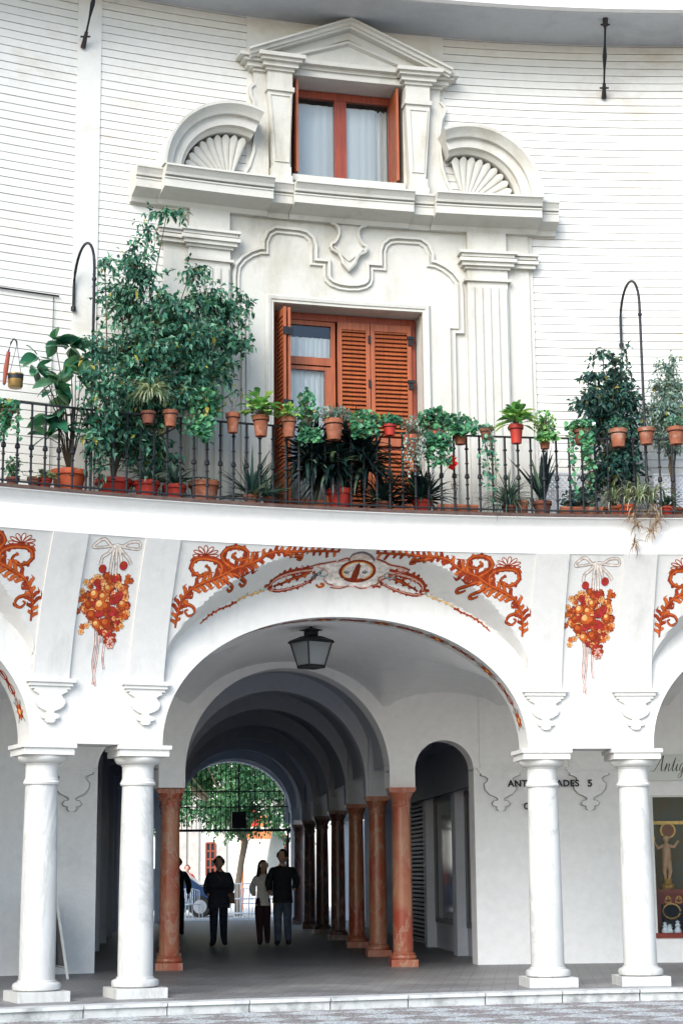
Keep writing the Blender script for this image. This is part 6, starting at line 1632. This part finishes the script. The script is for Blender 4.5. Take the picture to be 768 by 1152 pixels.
m = MB(); cl = [(TT2.x + PR.gauss(0, 1), TT2.y + PR.gauss(0, 1), 3.9 + PR.gauss(0, .8), .8, .7, .6) for _ in range(14)]; clumps_leaves(m, cl, 3000, .16, .085, (.4, .4, .2), False); m.build('crown', LM['tree'], T2, smooth='leaf')
# house across the street
HB = thing('street_house', (-2, 72, 0), 'white house across the street with brown window and stone pilasters', 'house')
WH = mat('white_render', (.80, .78, .72), rough=.9, var=.1, scale=1.5)
m = MB(); m.box((-3, 76, 6), (34, 8, 12.1)); m.build('house_wall', WH, HB)
def wx(px_, Y=71.95): v = ray(px_, 960); return v[0] / v[1] * Y
def wz(py_, Y=71.95): v = ray(260, py_); return CH + v[2] / v[1] * Y
m = MB()
for a in (205, 219, 250, 303, 345, 390): m.box((wx(a), 71.9, 3), (.35, .22, 6.1))
m.build('house_pilaster', mat('stone_trim', (.45, .42, .38), rough=.9, var=.2), HB)
for a, b, c_, d_ in ((232, 242, 948, 985), (312, 322, 940, 990), (380, 391, 930, 985)):
    fr = MB(); x0, x1 = wx(a), wx(b); z1_, z0_ = wz(c_), wz(d_)
    for q in (x0, (x0 + x1) / 2, x1): fr.box((q, 71.93, (z0_ + z1_) / 2), (.06, .10, z1_ - z0_))
    for q in range(5): fr.box(((x0 + x1) / 2, 71.93, z0_ + (z1_ - z0_) * q / 4), (x1 - x0, .08, .06))
    wf = fr.build('window', M['wood_red'], HB); gp = MB(); gp.box(((x0 + x1) / 2, 71.97, (z0_ + z1_) / 2), (x1 - x0, .04, z1_ - z0_)); gp.build('pane', M['shopglass'], wf)
# shop sign with red mark
x_ = wx(291, 66); z_ = CH + ray(291, 935)[2] / ray(291, 935)[1] * 66
m = MB(); m.box((x_, 66, z_ + .35), (.75, .12, .42)); m.box((x_ - .25, 66, z_ + .72), (.28, .12, .34)); m.box((x_ + .1, 66.02, z_ - .12), (1.1, .10, .32)); m.tube([Vector((x_ - .6, 66.1, 0)), Vector((x_ - .6, 66.1, z_ + .8))], .06, 8)
so2 = thing('street_sign', (x_, 66, 0), 'red and orange street sign beside the tree trunk', 'sign'); m.build('sign_body', mat('sign_orange', (.70, .22, .08), rough=.5, var=.3, scale=3), so2)
m = MB(); m.box((x_ - .22, 65.93, z_ + .5), (.42, .02, .62)); m.build('sign_panel', mat('sign_red', (.65, .03, .02), rough=.5), so2)
# parked car, front to the right
CY = 57.2; cx0 = ray(258, 1030)[0] / ray(240, 1030)[1] * CY
CR_ = thing('parked_car', (cx0 - 2.0, CY, -.02), 'dark blue parked car with silver wheels behind the walking person', 'car')
BL = mat('blue_car_paint', (.015, .04, .10), rough=.25, spec=.6, var=.05); TY = mat('tyre_rubber', (.015, .015, .015), rough=.8); RM = mat('silver_rim', (.5, .52, .55), rough=.3, metal=.7)
def carf(u, v, p): return Vector((cx0 - u, CY + p, v - .02))
ol = [(.0, .30), (.02, .55), (.10, .72), (.40, .86), (.85, .96), (1.50, 1.42), (2.0, 1.50), (3.2, 1.47), (3.75, 1.15), (4.1, .98), (4.18, .55), (4.15, .28), (3.75, .22), (3.68, .42), (3.55, .58), (3.3, .64), (3.05, .58), (2.92, .42), (2.88, .22), (1.28, .22), (1.22, .42), (1.1, .58), (.85, .64), (.6, .58), (.48, .42), (.42, .24)]
m = MB(); m.plate(ol, carf, -.80, .80); m.build('car_body', BL, CR_)
m = MB()
for sd_ in (-.805, .795):
    m.plate([(1.05, .97), (1.55, 1.36), (2.35, 1.42), (2.35, .97)], carf, sd_, sd_ + .01); m.plate([(2.45, .97), (2.45, 1.42), (3.15, 1.39), (3.6, 1.1), (3.6, .98)], carf, sd_, sd_ + .01)
m.build('car_window', M['shopglass'], CR_)
m = MB(); m.plate([(.84, .985), (1.46, 1.42), (1.50, 1.41), (.90, .98)], carf, -.68, .68); m.build('windscreen', mat('pale_windscreen', (.3, .36, .4), rough=.1), CR_)
for u_ in (.85, 3.30):
    for sd_ in (-.74, .74):
        ax = Matrix.Rotation(pi / 2, 3, 'X'); m = MB(); m.lathe([(.20, -.09), (.30, -.10), (.33, -.06), (.33, .06), (.30, .10), (.20, .09)], carf(u_, .33, sd_), n=24, axis=ax); wl_ = m.build('wheel', TY, CR_, smooth=True)
        m = MB(); m.lathe([(.02, -.105), (.20, -.10), (.215, -.085), (.215, .085), (.20, .10), (.02, .105)], carf(u_, .33, sd_), n=24, axis=ax); m.build('rim', RM, wl_)
m = MB(); m.plate([(.06, .62), (.12, .72), (.42, .78), (.36, .64)], carf, -.815, -.55); m.build('headlight', RM, CR_)
# cafe chairs and railings, white metal
wm = mat('white_metal', (.75, .77, .78), rough=.4, var=.05)
def chair(x_, Y, label, rot=0):
    o = thing('cafe_chair', (x_, Y, 0), label, 'chair', 'white cafe chairs in the street'); R3 = Matrix.Rotation(rot, 3, 'Z'); C_ = Vector((x_, Y, -.02)); w3 = lambda a, b, c_: C_ + R3 @ Vector((a, b, c_))
    m = MB()
    for a, b in ((-.2, -.2), (.2, -.2)): m.tube([w3(a, b, 0), w3(a, b, .44)], .013, 5)
    m.build('front_legs', wm, o)
    m = MB()
    for a in (-.2, .2): m.tube([w3(a, .24, 0), w3(a, .2, .44), w3(a, .24, .85)], .013, 5)
    m.tube([w3(-.2, .24, .85), w3(0, .25, .90), w3(.2, .24, .85)], .013, 5)
    for i in range(5): m.tube([w3(-.14 + i * .07, .205, .46), w3(-.14 + i * .07, .24, .86)], .009, 4)
    m.build('back_frame', wm, o)
    m = MB(); m.box(w3(0, 0, .45), (.42, .42, .025), R3); m.build('seat', wm, o)
chair(wx(219, 53.5), 53.5, 'white metal cafe chair by the front of the blue car', .3); chair(wx(206, 54.2), 54.2, 'white metal cafe chair nearest to the left red column in the street', -.5); chair(wx(282, 54.5), 54.5, 'white metal cafe chair just right of the tree trunk', 2.6)
def barrier(x_, Y, label, L_=1.1):
    m = MB()
    for z_ in (.12, .55, 1.0): m.tube([Vector((x_ - L_ / 2, Y, z_)), Vector((x_ + L_ / 2, Y, z_))], .018, 5)
    n = 7
    for i in range(n): m.tube([Vector((x_ - L_ / 2 + L_ * i / (n - 1), Y, -.02)), Vector((x_ - L_ / 2 + L_ * i / (n - 1), Y, 1.0))], .014, 5)
    own(m, 'street_barrier', wm, label, 'barrier', 'white barriers in the street')
barrier(wx(267, 55.2), 55.2, 'white tubular barrier between the walking person and the couple'); barrier(wx(284, 56), 56.0, 'white tubular barrier behind the person in cream'); barrier(wx(308, 55.5), 55.5, 'white tubular barrier seen between the legs of the couple')
# parasol, folded
px_ = wx(311, 60); m = MB(); m.lathe([(.02, 0), (.02, 1.1), (.22, 1.15), (.34, 1.6), (.20, 2.4), (.07, 3.0), (.001, 3.1)], (px_, 60, -.02), n=14, cap=False); own(m, 'closed_parasol', WH, 'closed white parasol behind the tall person', 'parasol', smooth=True)
m = MB()
o = person(wx(211, 62), 62, 1.62, 0, dict(kneel=(-.085, -.04, .50), ankl=(-.09, .0, .09), toel=(-.10, -.14, .035), kneer=(.085, -.03, .50), ankr=(.10, .04, .10), toer=(.12, -.10, .035), ell=(-.27, .04, 1.12), wrl=(-.23, .02, .88), elr=(.27, .04, 1.12), wrr=(.25, .02, .88)), dict(legs=JEAND, top=mat('red_jacket', (.55, .03, .04), rough=.8), hair=HAIR), 'person in a red jacket behind the blue car')
# ================================================================= LIGHT
w = bpy.data.worlds.new('World'); scene.world = w; w.use_nodes = True; nt = w.node_tree
bg = nt.nodes['Background']; sky = nt.nodes.new('ShaderNodeTexSky'); sky.sky_type = 'NISHITA'; sky.sun_disc = False
SE, SAZ = radians(36), radians(205)            # sun elevation; azimuth from +Y clockwise (behind the camera, a little to the left)
sky.sun_elevation = SE; sky.sun_rotation = SAZ; sky.dust_density = 1.0; sky.ozone_density = 1.2; sky.air_density = 1.0
nt.links.new(sky.outputs[0], bg.inputs['Color']); bg.inputs['Strength'].default_value = .13
sd = bpy.data.lights.new('sun', 'SUN'); sd.energy = 1.8; sd.angle = radians(38); sd.color = (1, .98, .94)
so_ = bpy.data.objects.new('sun', sd); COL.objects.link(so_)
d = Vector((sin(SAZ) * cos(SE), cos(SAZ) * cos(SE), sin(SE))); so_.rotation_euler = d.to_track_quat('Z', 'Y').to_euler()
vs_ = scene.view_settings; vs_.view_transform = 'Standard'; vs_.look = 'None'; vs_.gamma = 1; vs_.exposure = 1.4
scene.cycles.max_bounces = 12; scene.cycles.diffuse_bounces = 8; scene.cycles.caustics_reflective = False; scene.cycles.caustics_refractive = False
for o in bpy.data.objects:
    if '_base' in o: del o['_base']
